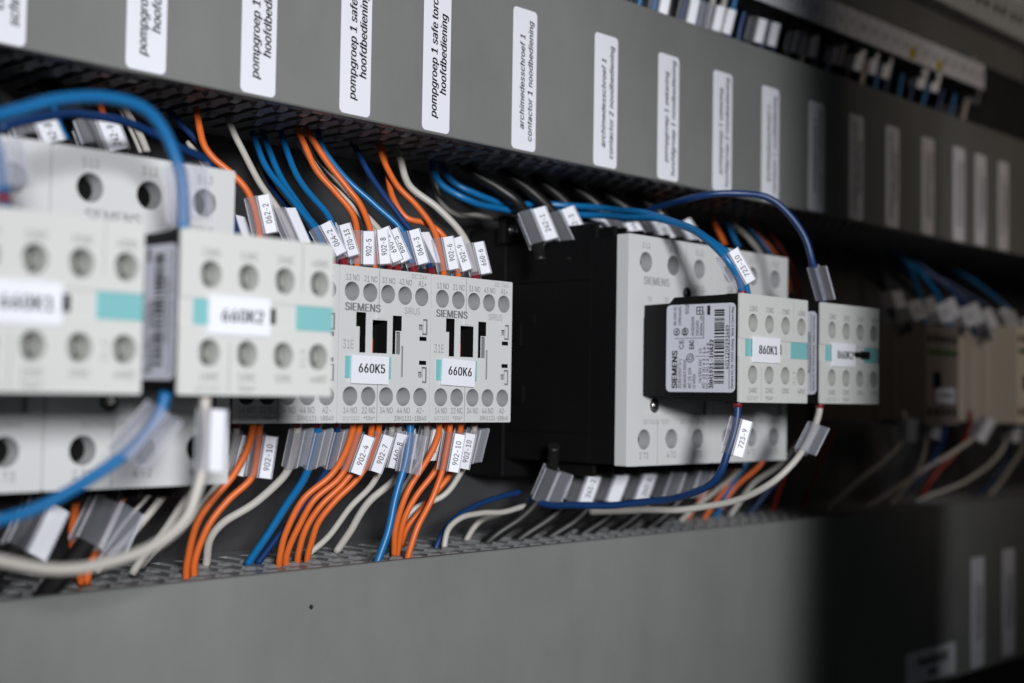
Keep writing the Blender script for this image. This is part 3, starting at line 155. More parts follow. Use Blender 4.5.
n 409 114,227 114,0 53,0 53,379 112,379 112,287 102,287 116,319 132,344 152,362 175,374 200,382 227,384 252,383 275,377 295,369 313,356 328,340 341,321 350,298 355,271 357,240 357,0 296,0 296,235 293,263 286,286 273,304 256,318 235,326 210,329 192,328 176,324 161,317 147,308 136,297 126,283 119,266 115,248 112,310 | 1,0,2 3,2,0 6,3,0 0,38,6 3,6,4 10,32,31 9,33,32 32,10,9 8,34,33 33,9,8 6,38,37 5,6,37 37,36,5 36,35,5 7,5,35 35,34,7 34,8,7 12,29,13 29,12,30 11,30,12 28,14,29 13,29,14 24,23,22 22,21,24 24,21,25 21,20,25 20,19,25 26,25,19 19,18,26 18,17,26 27,26,17 17,16,27 28,27,16 16,15,28 14,28,15 30,11,31 10,31,11 5,7,39 6,5,39 4,6,39
o 415 207,-8 174,-5 144,3 117,16 93,35 72,58 56,85 44,116 37,150 34,187 37,225 44,260 56,291 72,318 93,341 117,360 144,374 174,382 207,384 241,382 271,374 299,360 323,341 343,318 359,291 371,260 379,225 381,187 379,150 371,116 359,85 343,58 323,35 299,16 271,3 241,-5 207,46 231,49 252,55 270,66 285,80 298,97 307,117 314,139 318,163 319,187 318,212 314,236 307,258 298,278 285,296 270,310 252,321 231,328 207,330 184,328 163,321 145,310 130,296 118,278 108,258 102,236 98,212 96,187 98,163 102,139 108,117 118,97 130,80 145,66 163,55 184,49 | 7,6,66 66,65,7 8,7,65 65,64,8 9,8,64 64,63,9 63,62,9 10,9,62 62,61,10 11,10,61 61,60,11 12,11,60 0,36,1 36,71,1 1,71,2 71,70,2 3,2,70 69,3,70 57,56,15 16,15,56 56,55,16 55,17,16 3,69,4 69,68,4 5,4,68 68,67,5 6,5,67 66,6,67 12,60,59 13,12,59 59,58,13 14,13,58 58,57,14 57,15,14 18,54,53 18,53,19 37,35,34 38,37,34 34,33,38 39,38,33 51,21,52 21,20,52 53,52,20 19,53,20 30,29,42 43,42,29 29,28,43 44,43,28 28,27,44 45,44,27 46,45,27 27,26,46 47,46,26 26,25,47 48,47,25 25,24,48 39,33,32 40,39,32 32,31,40 41,40,31 31,30,41 30,42,41 48,24,49 24,23,49 50,49,23 23,22,50 51,50,22 21,51,22 36,0,35 35,37,36 54,18,55 17,55,18
p 424 53,-143 53,379 112,379 112,319 118,319 137,346 147,355 158,364 171,373 188,379 207,383 229,384 259,382 287,374 313,361 335,342 354,320 370,293 381,261 388,227 390,189 388,151 381,116 370,84 355,57 336,34 313,16 288,3 260,-6 229,-8 208,-7 189,-3 173,4 159,12 147,21 138,31 118,59 114,59 114,-143 220,47 242,49 262,55 279,66 294,80 306,97 316,117 323,139 327,163 328,189 327,215 323,239 316,261 307,281 295,298 280,311 262,322 243,328 220,330 198,328 178,322 161,312 147,299 134,282 125,263 118,241 114,216 113,189 114,162 118,138 125,115 135,95 147,78 162,65 179,55 198,49 | 3,2,1 37,67,0 1,0,67 67,66,1 66,65,1 36,70,37 70,69,37 69,68,37 67,37,68 1,65,64 3,1,64 64,63,3 63,62,3 62,4,3 35,34,72 74,31,30 31,74,32 73,32,74 8,59,58 9,8,58 58,10,9 32,73,33 34,33,73 72,34,73 6,60,59 7,6,59 59,8,7 0,38,37 35,72,36 72,71,36 70,36,71 4,62,61 61,60,4 5,4,60 60,6,5 28,41,40 28,40,29 39,29,40 11,57,56 56,12,11 54,13,55 42,27,26 41,28,27 27,42,41 12,56,55 55,13,12 23,22,45 46,45,22 22,21,46 47,46,21 21,20,47 48,47,20 49,48,20 20,19,49 50,49,19 19,18,50 51,50,18 18,17,51 42,26,25 43,42,25 25,24,43 44,43,24 24,23,44 23,45,44 51,17,52 17,16,52 53,52,16 16,15,53 54,53,15 15,14,54 13,54,14 29,39,30 74,30,39 10,58,57 57,11,10
q 424 372,-143 311,-143 311,59 306,59 287,31 277,21 266,12 252,4 236,-3 217,-7 195,-8 165,-6 137,3 111,16 89,34 70,57 55,84 43,116 36,151 34,189 36,227 43,261 55,293 70,320 89,342 112,361 137,374 165,382 196,384 218,383 237,379 253,373 267,364 278,355 287,346 307,319 313,319 313,379 372,379 205,47 226,49 246,55 263,65 278,78 290,95 299,115 306,138 310,162 312,189 310,216 306,241 300,263 290,282 278,299 263,312 246,322 227,328 205,330 182,328 162,322 145,311 130,298 118,281 108,261 102,239 98,215 96,189 98,163 102,139 109,117 118,97 130,80 145,66 162,55 182,49 | 17,16,69 69,68,17 18,17,68 68,67,18 19,18,67 67,66,19 66,65,19 20,19,65 65,64,20 21,20,64 64,63,21 22,21,63 12,72,13 10,39,74 10,74,11 73,11,74 27,59,58 58,28,27 11,73,12 72,12,73 60,59,25 26,25,59 59,27,26 13,72,14 72,71,14 15,14,71 71,70,15 16,15,70 69,16,70 22,63,62 23,22,62 62,61,23 24,23,61 61,60,24 60,25,24 40,9,8 29,57,56 56,30,29 40,8,7 41,40,7 7,6,41 6,5,41 5,42,41 54,33,55 33,32,55 32,31,55 56,55,31 30,56,31 38,37,36 47,2,0 0,38,47 38,48,47 48,38,49 44,3,2 45,44,2 46,45,2 2,47,46 49,38,50 38,36,50 51,50,36 52,51,36 36,35,52 1,0,2 42,5,4 4,3,42 43,42,3 3,44,43 52,35,53 54,53,35 35,34,54 33,54,34 39,10,9 9,40,39 28,58,57 57,29,28
r 259 53,0 53,379 112,379 112,321 115,321 124,339 137,354 152,367 171,377 191,383 213,385 229,384 243,384 243,322 230,324 207,326 190,324 174,321 159,315 146,306 135,296 126,284 119,269 115,254 114,237 114,0 | 25,24,0 1,0,24 1,3,2 21,20,4 1,24,23 3,1,23 23,22,3 22,21,3 21,4,3 8,17,16 17,8,7 9,15,10 13,12,14 11,14,12 14,11,15 10,15,11 15,9,16 8,16,9 4,20,19 5,4,19 19,18,5 6,5,18 18,17,6 17,7,6
s 365 182,-8 157,-7 133,-3 112,3 93,12 76,24 62,38 50,54 41,73 36,94 94,107 101,87 111,72 124,60 141,52 160,47 181,45 206,47 227,53 244,62 258,74 265,88 268,103 266,115 262,126 254,136 243,144 229,150 212,155 149,170 118,180 92,192 72,208 58,227 50,249 47,274 49,295 55,314 65,332 79,347 95,360 115,370 137,378 161,383 187,384 212,383 234,379 254,372 271,363 286,352 299,339 309,324 318,308 324,290 268,277 262,291 254,304 243,316 228,325 210,331 187,333 166,331 147,326 131,317 119,305 111,292 109,277 110,264 115,253 124,243 136,235 152,229 172,223 229,209 261,200 287,187 306,171 320,153 328,131 331,107 329,85 323,65 312,47 298,31 281,18 260,6 236,-2 210,-7 | 5,12,6 12,11,6 7,6,11 8,7,11 11,10,8 9,8,10 34,33,67 35,34,67 67,66,35 36,35,66 66,65,36 37,36,65 38,37,65 0,16,1 16,15,1 71,29,72 1,15,2 15,14,2 3,2,14 13,3,14 29,71,30 70,30,71 41,63,62 42,41,62 62,61,42 61,43,42 3,13,4 5,4,13 12,5,13 30,70,31 70,69,31 32,31,69 69,68,32 33,32,68 67,33,68 38,65,64 39,38,64 64,63,39 40,39,63 63,41,40 27,73,28 60,59,45 44,60,45 17,87,86 18,17,86 86,85,18 85,19,18 26,74,27 73,27,74 57,47,58 47,46,58 59,58,46 45,59,46 82,81,21 81,80,21 22,21,80 80,79,22 23,22,79 79,78,23 78,77,23 24,23,77 77,76,24 53,52,54 55,54,52 52,51,55 19,85,84 20,19,84 84,83,20 83,82,20 82,21,20 24,76,25 76,75,25 26,25,75 74,26,75 55,51,56 51,50,56 50,49,56 57,56,49 49,48,57 47,57,48 16,0,87 87,17,16 72,29,28 28,73,72 43,61,60 60,44,43
t 227 204,379 204,327 6,327 6,379 65,471 126,471 126,98 127,83 130,70 136,61 144,55 156,51 170,50 185,51 202,54 213,2 192,-3 168,-4 138,-1 113,7 92,21 77,41 68,64 65,93 126,379 126,327 65,327 65,379 | 22,21,8 8,7,22 23,22,7 7,6,23 25,26,6 11,17,12 17,11,18 10,18,11 13,16,15 14,13,15 12,17,16 16,13,12 18,10,19 10,9,19 20,19,9 21,20,9 8,21,9 24,27,25 5,4,24 1,0,24 25,1,24 23,6,26 3,2,26 27,3,26 26,25,27 27,24,4
u 410 182,-5 158,-3 135,2 115,11 97,23 82,39 69,59 60,82 54,109 53,139 53,379 114,379 114,144 116,117 124,94 137,75 154,61 175,53 200,50 218,51 234,55 249,62 263,71 274,83 283,97 290,113 295,132 296,153 296,379 357,379 357,0 298,0 298,92 307,92 294,60 277,35 257,17 234,5 209,-3 298,70 | 10,9,12 12,11,10 17,0,18 0,17,1 16,1,17 1,16,2 3,2,16 15,3,16 3,15,4 5,4,15 15,14,5 6,5,14 7,6,14 14,13,7 8,7,13 9,8,13 12,9,13 19,38,37 37,20,19 20,37,36 21,20,36 36,35,21 35,22,21 30,33,31 32,33,25 26,25,33 27,26,33 33,30,27 30,29,27 28,27,29 22,35,34 23,22,34 34,32,23 24,23,32 32,25,24 18,0,38 38,19,18 32,34,39 33,32,39 31,33,39
v 389 163,0 17,379 84,379 165,155 187,87 206,21 184,21 203,87 224,155 305,379 371,379 226,0 195,59 | 6,4,0 4,3,0 1,0,3 2,1,3 7,5,11 8,7,11 11,10,8 10,9,8 6,0,11 11,5,6 6,5,12 5,7,12 4,6,12
w 567 138,0 23,379 87,379 133,214 154,137 175,41 165,41 186,135 206,214 252,379 316,379 362,214 382,136 402,41 391,41 413,135 434,214 480,379 545,379 429,0 368,0 319,172 305,225 291,280 277,338 291,338 277,280 263,225 248,172 199,0 170,64 397,66 284,309 | 2,1,3 4,0,6 3,1,0 0,4,3 28,8,7 8,28,27 27,26,8 26,24,8 24,9,8 6,0,29 5,6,29 29,28,5 28,7,5 6,5,30 21,11,22 23,22,11 25,23,11 11,10,25 14,13,31 16,19,18 18,17,16 15,13,19 19,16,15 19,13,20 13,14,20 21,20,14 14,12,21 11,21,12 24,26,32 24,32,25 9,24,25 25,10,9 5,7,30 4,6,30 13,15,31 12,14,31 23,25,32
x 378 21,0 171,218 171,171 29,379 100,379 147,306 179,253 207,206 175,206 202,253 233,306 282,379 352,379 209,169 209,214 358,0 287,0 231,85 200,136 173,182 205,182 178,136 148,85 91,0 155,195 191,233 224,192 189,155 | 0,23,22 5,4,3 1,2,19 1,19,8 21,2,22 0,22,2 2,1,24 5,3,1 1,6,5 7,13,14 13,7,20 16,15,17 11,10,12 13,18,17 17,15,13 13,15,26 14,13,26 12,10,14 9,14,10 20,19,27 8,19,20 20,7,8 8,7,25 1,3,24 0,2,24 7,14,25 6,1,25 1,8,25 14,9,25 12,14,26 19,2,27 18,13,27 13,20,27 2,21,27
y 389 47,-139 61,-86 71,-87 83,-89 94,-90 104,-89 113,-86 122,-81 130,-74 138,-64 145,-51 151,-36 163,-1 17,379 84,379 165,155 187,87 206,21 184,21 202,87 224,155 305,379 371,379 204,-58 196,-77 187,-93 177,-107 165,-119 153,-128 139,-136 125,-141 109,-144 91,-145 65,-143 195,60 | 33,1,0 32,3,33 3,2,33 1,33,2 5,4,31 5,31,30 6,5,30 30,29,6 29,7,6 31,4,32 3,32,4 21,20,22 17,23,22 22,20,17 17,20,19 25,24,10 24,23,10 11,10,23 12,11,23 23,17,12 18,12,17 18,17,34 12,18,16 15,12,16 7,29,28 28,27,7 8,7,27 27,26,8 9,8,26 26,25,9 25,10,9 12,15,13 14,13,15 17,19,34 16,18,34
z 380 42,0 42,46 254,320 254,323 48,323 48,379 333,379 333,331 126,60 126,56 339,56 339,0 | 1,0,9 9,8,1 1,8,2 3,2,7 7,2,8 3,7,6 9,0,11 11,10,9 5,4,3 3,6,5
- 453 337,244 337,188 114,188 114,244 | 3,2,1 1,0,3
+ 453 198,34 198,364 255,364 255,34 61,172 61,226 391,226 391,172 198,226 255,226 255,172 198,172 | 8,11,9 5,4,8 9,10,7 2,1,8 9,2,8 7,6,9 0,3,10 11,0,10 10,9,11 11,8,4
* 453 201,223 206,331 114,272 89,315 186,365 89,415 114,459 206,400 201,509 250,509 246,400 337,459 362,415 266,365 362,315 337,272 246,331 250,223 | 1,7,4 1,4,2 3,2,4 4,7,5 6,5,7 13,15,14 15,13,16 10,16,13 13,12,10 12,11,10 1,0,17 17,16,1 7,1,16 16,10,7 10,9,7 8,7,9
. 187 95,-4 83,-3 73,1 63,9 55,18 51,29 50,41 51,53 55,64 63,73 73,81 83,85 95,87 107,85 118,81 128,73 135,64 140,53 141,41 140,29 135,18 128,9 118,1 107,-3 | 4,3,5 6,5,3 1,0,2 10,9,11 2,0,3 6,3,0 0,9,6 7,6,9 8,7,9 22,21,23 19,18,20 16,15,18 18,17,16 20,18,21 18,15,13 14,13,15 23,21,0 21,18,0 18,13,0 9,0,13 11,9,13 13,12,11
/ 249 235,533 71,-76 14,-76 178,533 | 0,3,1 2,1,3
( 273 89,207 90,244 94,283 101,324 109,364 119,403 132,441 145,477 160,510 177,539 236,539 219,503 204,466 191,428 179,390 169,351 161,313 156,276 152,241 151,207 152,176 155,145 160,115 167,83 177,50 188,16 202,-19 218,-57 236,-96 177,-96 150,-46 128,4 111,55 99,106 92,156 | 34,33,21 21,20,34 0,34,20 20,19,0 1,0,19 19,18,1 2,1,18 28,27,29 12,11,8 9,8,11 11,10,9 29,27,30 27,26,30 26,25,30 31,30,25 25,24,31 32,31,24 24,23,32 33,32,23 23,22,33 21,33,22 2,18,17 3,2,17 17,16,3 4,3,16 16,15,4 5,4,15 15,14,5 6,5,14 14,13,6 7,6,13 13,12,7 12,8,7
) 273 37,-96 56,-56 72,-18 86,18 97,52 106,85 113,116 118,147 121,177 122,207 121,241 117,276 112,313 104,351 94,390 82,428 69,466 54,503 37,539 97,539 113,510 128,477 142,441 154,403 164,364 173,323 179,283 183,244 184,207 182,156 174,104 161,53 144,3 123,-47 97,-96 | 1,0,34 17,16,20 20,19,17 18,17,19 30,29,7 8,7,29 29,28,8 9,8,28 28,27,9 10,9,27 27,26,10 11,10,26 26,25,11 1,34,33 2,1,33 33,32,2 3,2,32 4,3,32 32,31,4 5,4,31 31,30,5 6,5,30 30,7,6 11,25,12 25,24,12 13,12,24 24,23,13 14,13,23 23,22,14 15,14,22 22,21,15 16,15,21 20,16,21
, 187 38,-119 68,71 137,71 84,-119 | 1,0,3 3,2,1
"""
_G = {}
for _l in GLYPHS.strip().split('\n'):
    _h, _t = _l.split(' |'); _p = _h.split(' ')
    _G[_p[0]] = (int(_p[1]), [tuple(map(int, q.split(','))) for q in _p[2:]], [tuple(map(int, q.split(','))) for q in _t.split()])
_h = max(y for x, y in _G['H'][1]); _G['I'] = (140, [(45, 0), (95, 0), (95, _h), (45, _h)], [(0, 1, 2, 3)])
_K = 0.70/max(y for x, y in _G['H'][1])
_TXT = {}
def text_mesh(s, bold=0.0, res=3):
    k = (s, bold > 0)
    if k not in _TXT:
        pen = 0; vs = []; fs = []
        for c in s:
            if c == ' ' or c not in _G: pen += 190; continue
            adv, pts, tri = _G[c]; b = len(vs)
            vs += [((x+pen)*_K, y*_K) for x, y in pts]; fs += [tuple(b+i for i in t) for t in tri]
            pen += adv + (12 if bold > 0 else 0)
        _TXT[k] = (vs, fs, min(v[0] for v in vs), max(v[0] for v in vs))
    return _TXT[k]

def rrect(x0, x1, z0, z1, r, n=4):
    if r <= 0: return [(x0, z0), (x1, z0), (x1, z1), (x0, z1)]
    p = []
    for cx, cz, a0 in ((x1-r, z0+r, -90), (x1-r, z1-r, 0), (x0+r, z1-r, 90), (x0+r, z0+r, 180)):
        for i in range(n+1):
            a = math.radians(a0+90*i/n); p.append((cx+r*math.cos(a), cz+r*math.sin(a)))
    return p

def circ(x, z, r, n=28, rz=None):
    rz = rz or r
    return [(x+r*math.cos(2*math.pi*i/n), z+rz*math.sin(2*math.pi*i/n)) for i in range(n)]

def inside(p, poly):
    c = False; x, y = p; j = len(poly)-1
    for i in range(len(poly)):
        a, b = poly[i], poly[j]
        if (a[1] > y) != (b[1] > y) and x < (b[0]-a[0])*(y-a[1])/(b[1]-a[1])+a[0]: c = not c
        j = i
    return c

FRONT = (Vector((1, 0, 0)), Vector((0, 0, 1)), Vector((0, -1, 0)))    # x across, z up, facing the viewer's side
SIDE = (Vector((0, -1, 0)), Vector((0, 0, 1)), Vector((-1, 0, 0)))    # face looking along -x, across = towards the front

class MB:
    """collects shapes and links them as one mesh object"""
    def __init__(s): s.v = []; s.f = []; s.m = []; s.sm = []; s.mats = []
    def mi(s, m):
        if m not in s.mats: s.mats.append(m)
        return s.mats.index(m)
    def face(s, pts, m, smooth=False):
        b = len(s.v); s.v += [Vector(p) for p in pts]; s.f.append(tuple(range(b, b+len(pts)))); s.m.append(s.mi(m)); s.sm.append(smooth)
    def box(s, x0, x1, y0, y1, z0, z1, m):
        b = len(s.v)
        s.v += [Vector(p) for p in ((x0,y0,z0),(x1,y0,z0),(x1,y1,z0),(x0,y1,z0),(x0,y0,z1),(x1,y0,z1),(x1,y1,z1),(x0,y1,z1))]
        for q in ((0,3,2,1),(4,5,6,7),(0,1,5,4),(1,2,6,5),(2,3,7,6),(3,0,4,7)):
            s.f.append(tuple(b+i for i in q)); s.m.append(s.mi(m)); s.sm.append(False)
        return s
    def frame(s, x0, x1, y0, y1, z0, z1, t, m):
        """four walls round an opening that runs along y"""
        s.box(x0, x0+t, y0, y1, z0, z1, m); s.box(x1-t, x1, y0, y1, z0, z1, m)
        s.box(x0+t, x1-t, y0, y1, z0, z0+t, m); s.box(x0+t, x1-t, y0, y1, z1-t, z1, m); return s
    def obox(s, c, ax, hx, ay, hy, az, hz, m):
        b = len(s.v)
        for k in (-1, 1):
            for i, j in ((-1,-1),(1,-1),(1,1),(-1,1)): s.v.append(c+ax*hx*i+ay*hy*j+az*hz*k)
        for q in ((0,3,2,1),(4,5,6,7),(0,1,5,4),(1,2,6,5),(2,3,7,6),(3,0,4,7)):
            s.f.append(tuple(b+i for i in q)); s.m.append(s.mi(m)); s.sm.append(False)
        return s
    def loft(s, rings, m, cap0=None, cap1=None, smooth=False):
        """rings: equal-length closed loops of points"""
        b = len(s.v); n = len(rings[0])
        for r in rings: s.v += [Vector(p) for p in r]
        k = s.mi(m)
        for i in range(len(rings)-1):
            for j in range(n):
                j2 = (j+1) % n
                s.f.append((b+i*n+j, b+i*n+j2, b+(i+1)*n+j2, b+(i+1)*n+j)); s.m.append(k); s.sm.append(smooth)
        if cap0: s.f.append(tuple(b+j for j in reversed(range(n)))); s.m.append(s.mi(cap0)); s.sm.append(False)
        if cap1: s.f.append(tuple(b+(len(rings)-1)*n+j for j in range(n))); s.m.append(s.mi(cap1)); s.sm.append(False)
        return s
    def prism(s, poly, o, fr, d0, d1, m, m2=None):
        """poly in the frame's plane, from depth d0 (outer) to d1 (inner) along -normal"""
        ax, ay, n = fr; o = Vector(o)
        r0 = [o+ax*x+ay*y-n*d0 for x, y in poly]; r1 = [o+ax*x+ay*y-n*d1 for x, y in poly]
        return s.loft([r1, r0], m, m2 or m, m2 or m)
    def panel(s, poly, holes, o, fr, depth, m, cap=True):
        """solid slab with blind holes: holes = [(loop, depth, wall mat, floor mat, taper)]"""
        ax, ay, n = fr; o = Vector(o)
        P = lambda p, d: o+ax*p[0]+ay*p[1]-n*d
        vs = [Vector((x, y)) for x, y in poly]; loops = [list(range(len(poly)))]
        for h in holes:
            b = len(vs); vs += [Vector(q) for q in h[0]]; loops.append(list(range(b, b+len(h[0]))))
        edges = [(l[i], l[(i+1) % len(l)]) for l in loops for i in range(len(l))]
        ov, oe, of, *_ = delaunay_2d_cdt(vs, edges, [], 0, 1e-5)
        b = len(s.v); s.v += [P(v, 0) for v in ov]; k = s.mi(m)
        for t in of:
            c = (sum(ov[i].x for i in t)/len(t), sum(ov[i].y for i in t)/len(t))
            if not inside(c, poly) or any(inside(c, h[0]) for h in holes): continue
            a = [ov[i] for i in t]
            if (a[1]-a[0]).cross(a[2]-a[0]) < 0: t = tuple(reversed(t))
            s.f.append(tuple(b+i for i in t)); s.m.append(k); s.sm.append(False)
        s.loft([[P(p, depth) for p in poly], [P(p, 0) for p in poly]], m, m if cap else None)
        for h in holes:
            loop, d, mw, mf = h[:4]; tp = h[4] if len(h) > 4 else 1.0
            cx = sum(p[0] for p in loop)/len(loop); cy = sum(p[1] for p in loop)/len(loop)
            inn = [(cx+(p[0]-cx)*tp, cy+(p[1]-cy)*tp) for p in loop]
            s.loft([[P(p, 0) for p in loop], [P(p, d) for p in inn]], mw, None, None, len(loop) > 12)
            bb = [P(p, d) for p in inn]; s.face(bb, mf)
        return s
    def tube(s, pts, r, m, n=12, caps=True):
        rings = []; up = Vector((0.13, 0.21, 0.97))
        for i, p in enumerate(pts):
            t = (pts[min(i+1, len(pts)-1)]-pts[max(i-1, 0)]).normalized()
            a = t.cross(up)
            a = (a if a.length > 1e-3 else t.cross(Vector((1, 0, 0)))).normalized()
            b2 = t.cross(a); up = a.cross(t).normalized()
            rings.append([p+(a*math.cos(2*math.pi*k/n)+b2*math.sin(2*math.pi*k/n))*r for k in range(n)])
        return s.loft(rings, m, m if caps else None, m if caps else None, True)
    def text(s, txt, size, c, ax, ay, m, align='c', xs=1.0, bold=0.0, shear=0.0, width=None, res=3):
        vs, fs, x0, x1 = text_mesh(txt, bold, res)
        if width: xs = width/((x1-x0)*size)
        off = {'c': (x0+x1)/2, 'l': x0, 'r': x1}[align]
        c = Vector(c); k = s.mi(m); n = ax.cross(ay)
        sh = [0.0] if bold <= 0 else [(-1+0.5*i)*min(0.042, bold*2.0) for i in range(5)]       # heavier strokes: the outline laid down side by side
        for q, dx in enumerate(sh):
            b = len(s.v)
            s.v += [c+ax*((x-off+dx+y*shear)*size*xs)+ay*((y-0.35)*size)+n*(0.006*q) for x, y in vs]
            for f in fs: s.f.append(tuple(b+i for i in f)); s.m.append(k); s.sm.append(False)
        return s
    def build(s, name, parent=None, loc=(0, 0, 0), bevel=0.0, label=None):
        """points are given relative to loc (or to the parent's origin when there is one)"""
        me = bpy.data.meshes.new(name)
        me.from_pydata([tuple(p*MM) for p in s.v], [], s.f)
        for m in s.mats: me.materials.append(m)
        me.polygons.foreach_set('material_index', s.m); me.polygons.foreach_set('use_smooth', s.sm)
        me.update()
        if bevel:
            import bmesh
            bm = bmesh.new(); bm.from_mesh(me); bmesh.ops.remove_doubles(bm, verts=bm.verts, dist=2e-6); bm.to_mesh(me); bm.free()
        o = bpy.data.objects.new(name, me); COL.objects.link(o)
        if parent: o.parent = parent
        o.location = Vector(loc)*MM
        if bevel:
            b = o.modifiers.new('edge rounding', 'BEVEL'); b.width = bevel*MM; b.segments = 2
            b.limit_method = 'ANGLE'; b.angle_limit = math.radians(50); b.harden_normals = False
        if label: o['label'] = label
        return o

def thing(name, label, cat, loc=(0, 0, 0), group=None):
    o = bpy.data.objects.new(name, None); COL.objects.link(o)
    o.empty_display_size = 0.01; o.location = Vector(loc)*MM
    o['label'] = label; o['category'] = cat
    if group: o['group'] = group
    return o

def tag(o, label, cat, group=None):
    o['label'] = label; o['category'] = cat
    if group: o['group'] = group
    return o

def copy_tree(o, loc, label):
    c = o.copy(); COL.objects.link(c); c.location = Vector(loc)*MM; c['label'] = label
    for ch in o.children:
        d = ch.copy(); COL.objects.link(d); d.parent = c
        for g in ch.children:
            e = g.copy(); COL.objects.link(e); e.parent = d
    return c

def screw(mb, c, fr, r, m, slot=0.0, cross=False):
    """a screw head facing along the frame normal, with a slot or a cross"""
    ax, ay, n = fr; c = Vector(c); k = 18
    ring = lambda rr, d: [c+ax*rr*math.cos(2*math.pi*i/k)+ay*rr*math.sin(2*math.pi*i/k)+n*d for i in range(k)]
    mb.loft([ring(r, -1), ring(r, 0), ring(r*0.82, 0.35), ring(r*0.4, 0.5)], m, None, m, True)
    a2 = ax*math.cos(slot)+ay*math.sin(slot); b2 = n.cross(a2)
    mb.obox(c+n*0.42, a2, r*0.8, b2, r*0.12, n, 0.16, M['hollow'])
    if cross: mb.obox(c+n*0.43, b2, r*0.8, a2, r*0.12, n, 0.16, M['hollow'])
# ------------------------------------------------------------------ measured planes (mm)
YK = 379.2          # front of the small relays and of both ducts
YC = 361.1          # front of the big contactors
YA = 311.6          # front of the clip-on auxiliary blocks
ZK, HK = -10.6, 56.8
XK = 310.0
XC, ZC, WC, HC = 452.2, -29.1, 62.8, 99.3
XA, ZA, WA, HA = 463.0, -1.1, 51.8, 44.5
ZUD0, ZUD1 = 100.0, 178.3
ZLD1, ZLD0 = -61.7, -168.0
YBACK = 460.0
X0, X1 = 60.0, 1120.0

# ------------------------------------------------------------------ setting
b = MB(); b.box(-40, 1300, YBACK, YBACK+3, -420, 520, M['plate'])
p = b.build('mounting_plate'); p['kind'] = 'structure'
b = MB(); b.box(1120, 1123, 120, YBACK-0.5, -420, 520, M['plate'])
p = b.build('cabinet_side_wall'); p['kind'] = 'structure'

b = MB(); b.box(424, 552, 104, 132, -420, 520, M['black']); b.box(421, 555, 132, 136, -420, 520, M['black'])  # unseen post, added to cast the dark band across both ducts
p = b.build('added_shadow_post', bevel=2); p['kind'] = 'structure'

# ------------------------------------------------------------------ cable ducts
def slotted_wall(root, x0, x1, z, up, name='slotted_wall'):
    """finger wall of a duct: a comb of fingers with a head behind the lid and two knobs on each"""
    mb = MB(); s = 1 if up else -1; y0, y1 = YK+2.2, YBACK-1
    pitch = 10.0; n = int((x1-x0)/pitch)
    zt = z-1.7*s                                   # outer face of the fingers, set below the lid edge
    zl, zh = min(zt, zt-1.6*s), max(zt, zt-1.6*s)
    for i in range(n):
        x = x0+i*pitch
        pts = [(x+1.6, y1-12), (x+7.4, y1-12), (x+7.4, y0+9), (x+8.0, y0+6), (x+8.0, y0), (x+1.0, y0), (x+1.0, y0+6), (x+1.6, y0+9)]
        lo = [Vector((a, c, zl)) for a, c in pts]; hi = [Vector((a, c, zh)) for a, c in pts]
        mb.loft([list(reversed(lo)), list(reversed(hi))], M['slot'], M['slot'], M['slot'])
        # raised head behind the lid edge, then two rows of knobs
        for yb, d, hgt, w0, w1 in ((y0+0.8, 6.4, 1.75, 1.3, 7.2), (y0+11.5, 5.0, 1.5, 2.4, 6.6), (y0+25, 4.6, 1.3, 2.6, 6.4), (y0+40, 4.6, 1.3, 2.6, 6.4)):
            prof = [(yb, zt-0.05*s), (yb+d, zt-0.05*s), (yb+d-0.9, zt+hgt*s), (yb+1.6, zt+(hgt-0.35)*s)]
            r = [[Vector((x+q+(0.5 if k in (2, 3) else 0)*(1 if q == w0 else -1), yy, zz)) for k, (yy, zz) in enumerate(prof)] for q in (w0, w1)]
            mb.loft(r, M['slot'], M['slot'], M['slot'])
    mb.box(x0, x1, y1-12, y1, zl, zh, M['slot'])
    return mb.build(name, root)

def lid(root, x0, x1, z0, z1):
    mb = MB()
    prof = [(YK, z0+0.5), (YK+0.5, z0), (YK+3.6, z0), (YK+3.6, z0+1.2), (YK+1.5, z0+1.6), (YK+1.5, z1-1.6), (YK+3.6, z1-1.2), (YK+3.6, z1), (YK+0.5, z1), (YK, z1-0.5)]
    mb.loft([[Vector((x0, y, z)) for y, z in prof], [Vector((x1, y, z)) for y, z in prof]], M['duct'], M['duct'], M['duct'])
    return mb

def sticker(root, x, w, z, h, lines, label, size=4.8, xs=0.92, heavy=0.012):
    mb = MB()
    mb.prism(rrect(x, x+w, z, z+h, 1.9), (0, YK, 0), FRONT, 0.32, -0.05, M['paper'])
    up, right = Vector((0, 0, 1)), Vector((1, 0, 0))
    k = len(lines)
    for i, t in enumerate(lines):
        cx = x+w*(0.385+0.335*i)
        al, cz = 'c', z+h/2
        if isinstance(t, tuple): t, cz = t[0], z+t[1]; al = 'l'
        mb.text(t, size, (cx, YK-0.36, cz), up, -right, M['ink'], al, xs=xs, bold=heavy, shear=0.22)
    return mb.build('label', root, label=label)

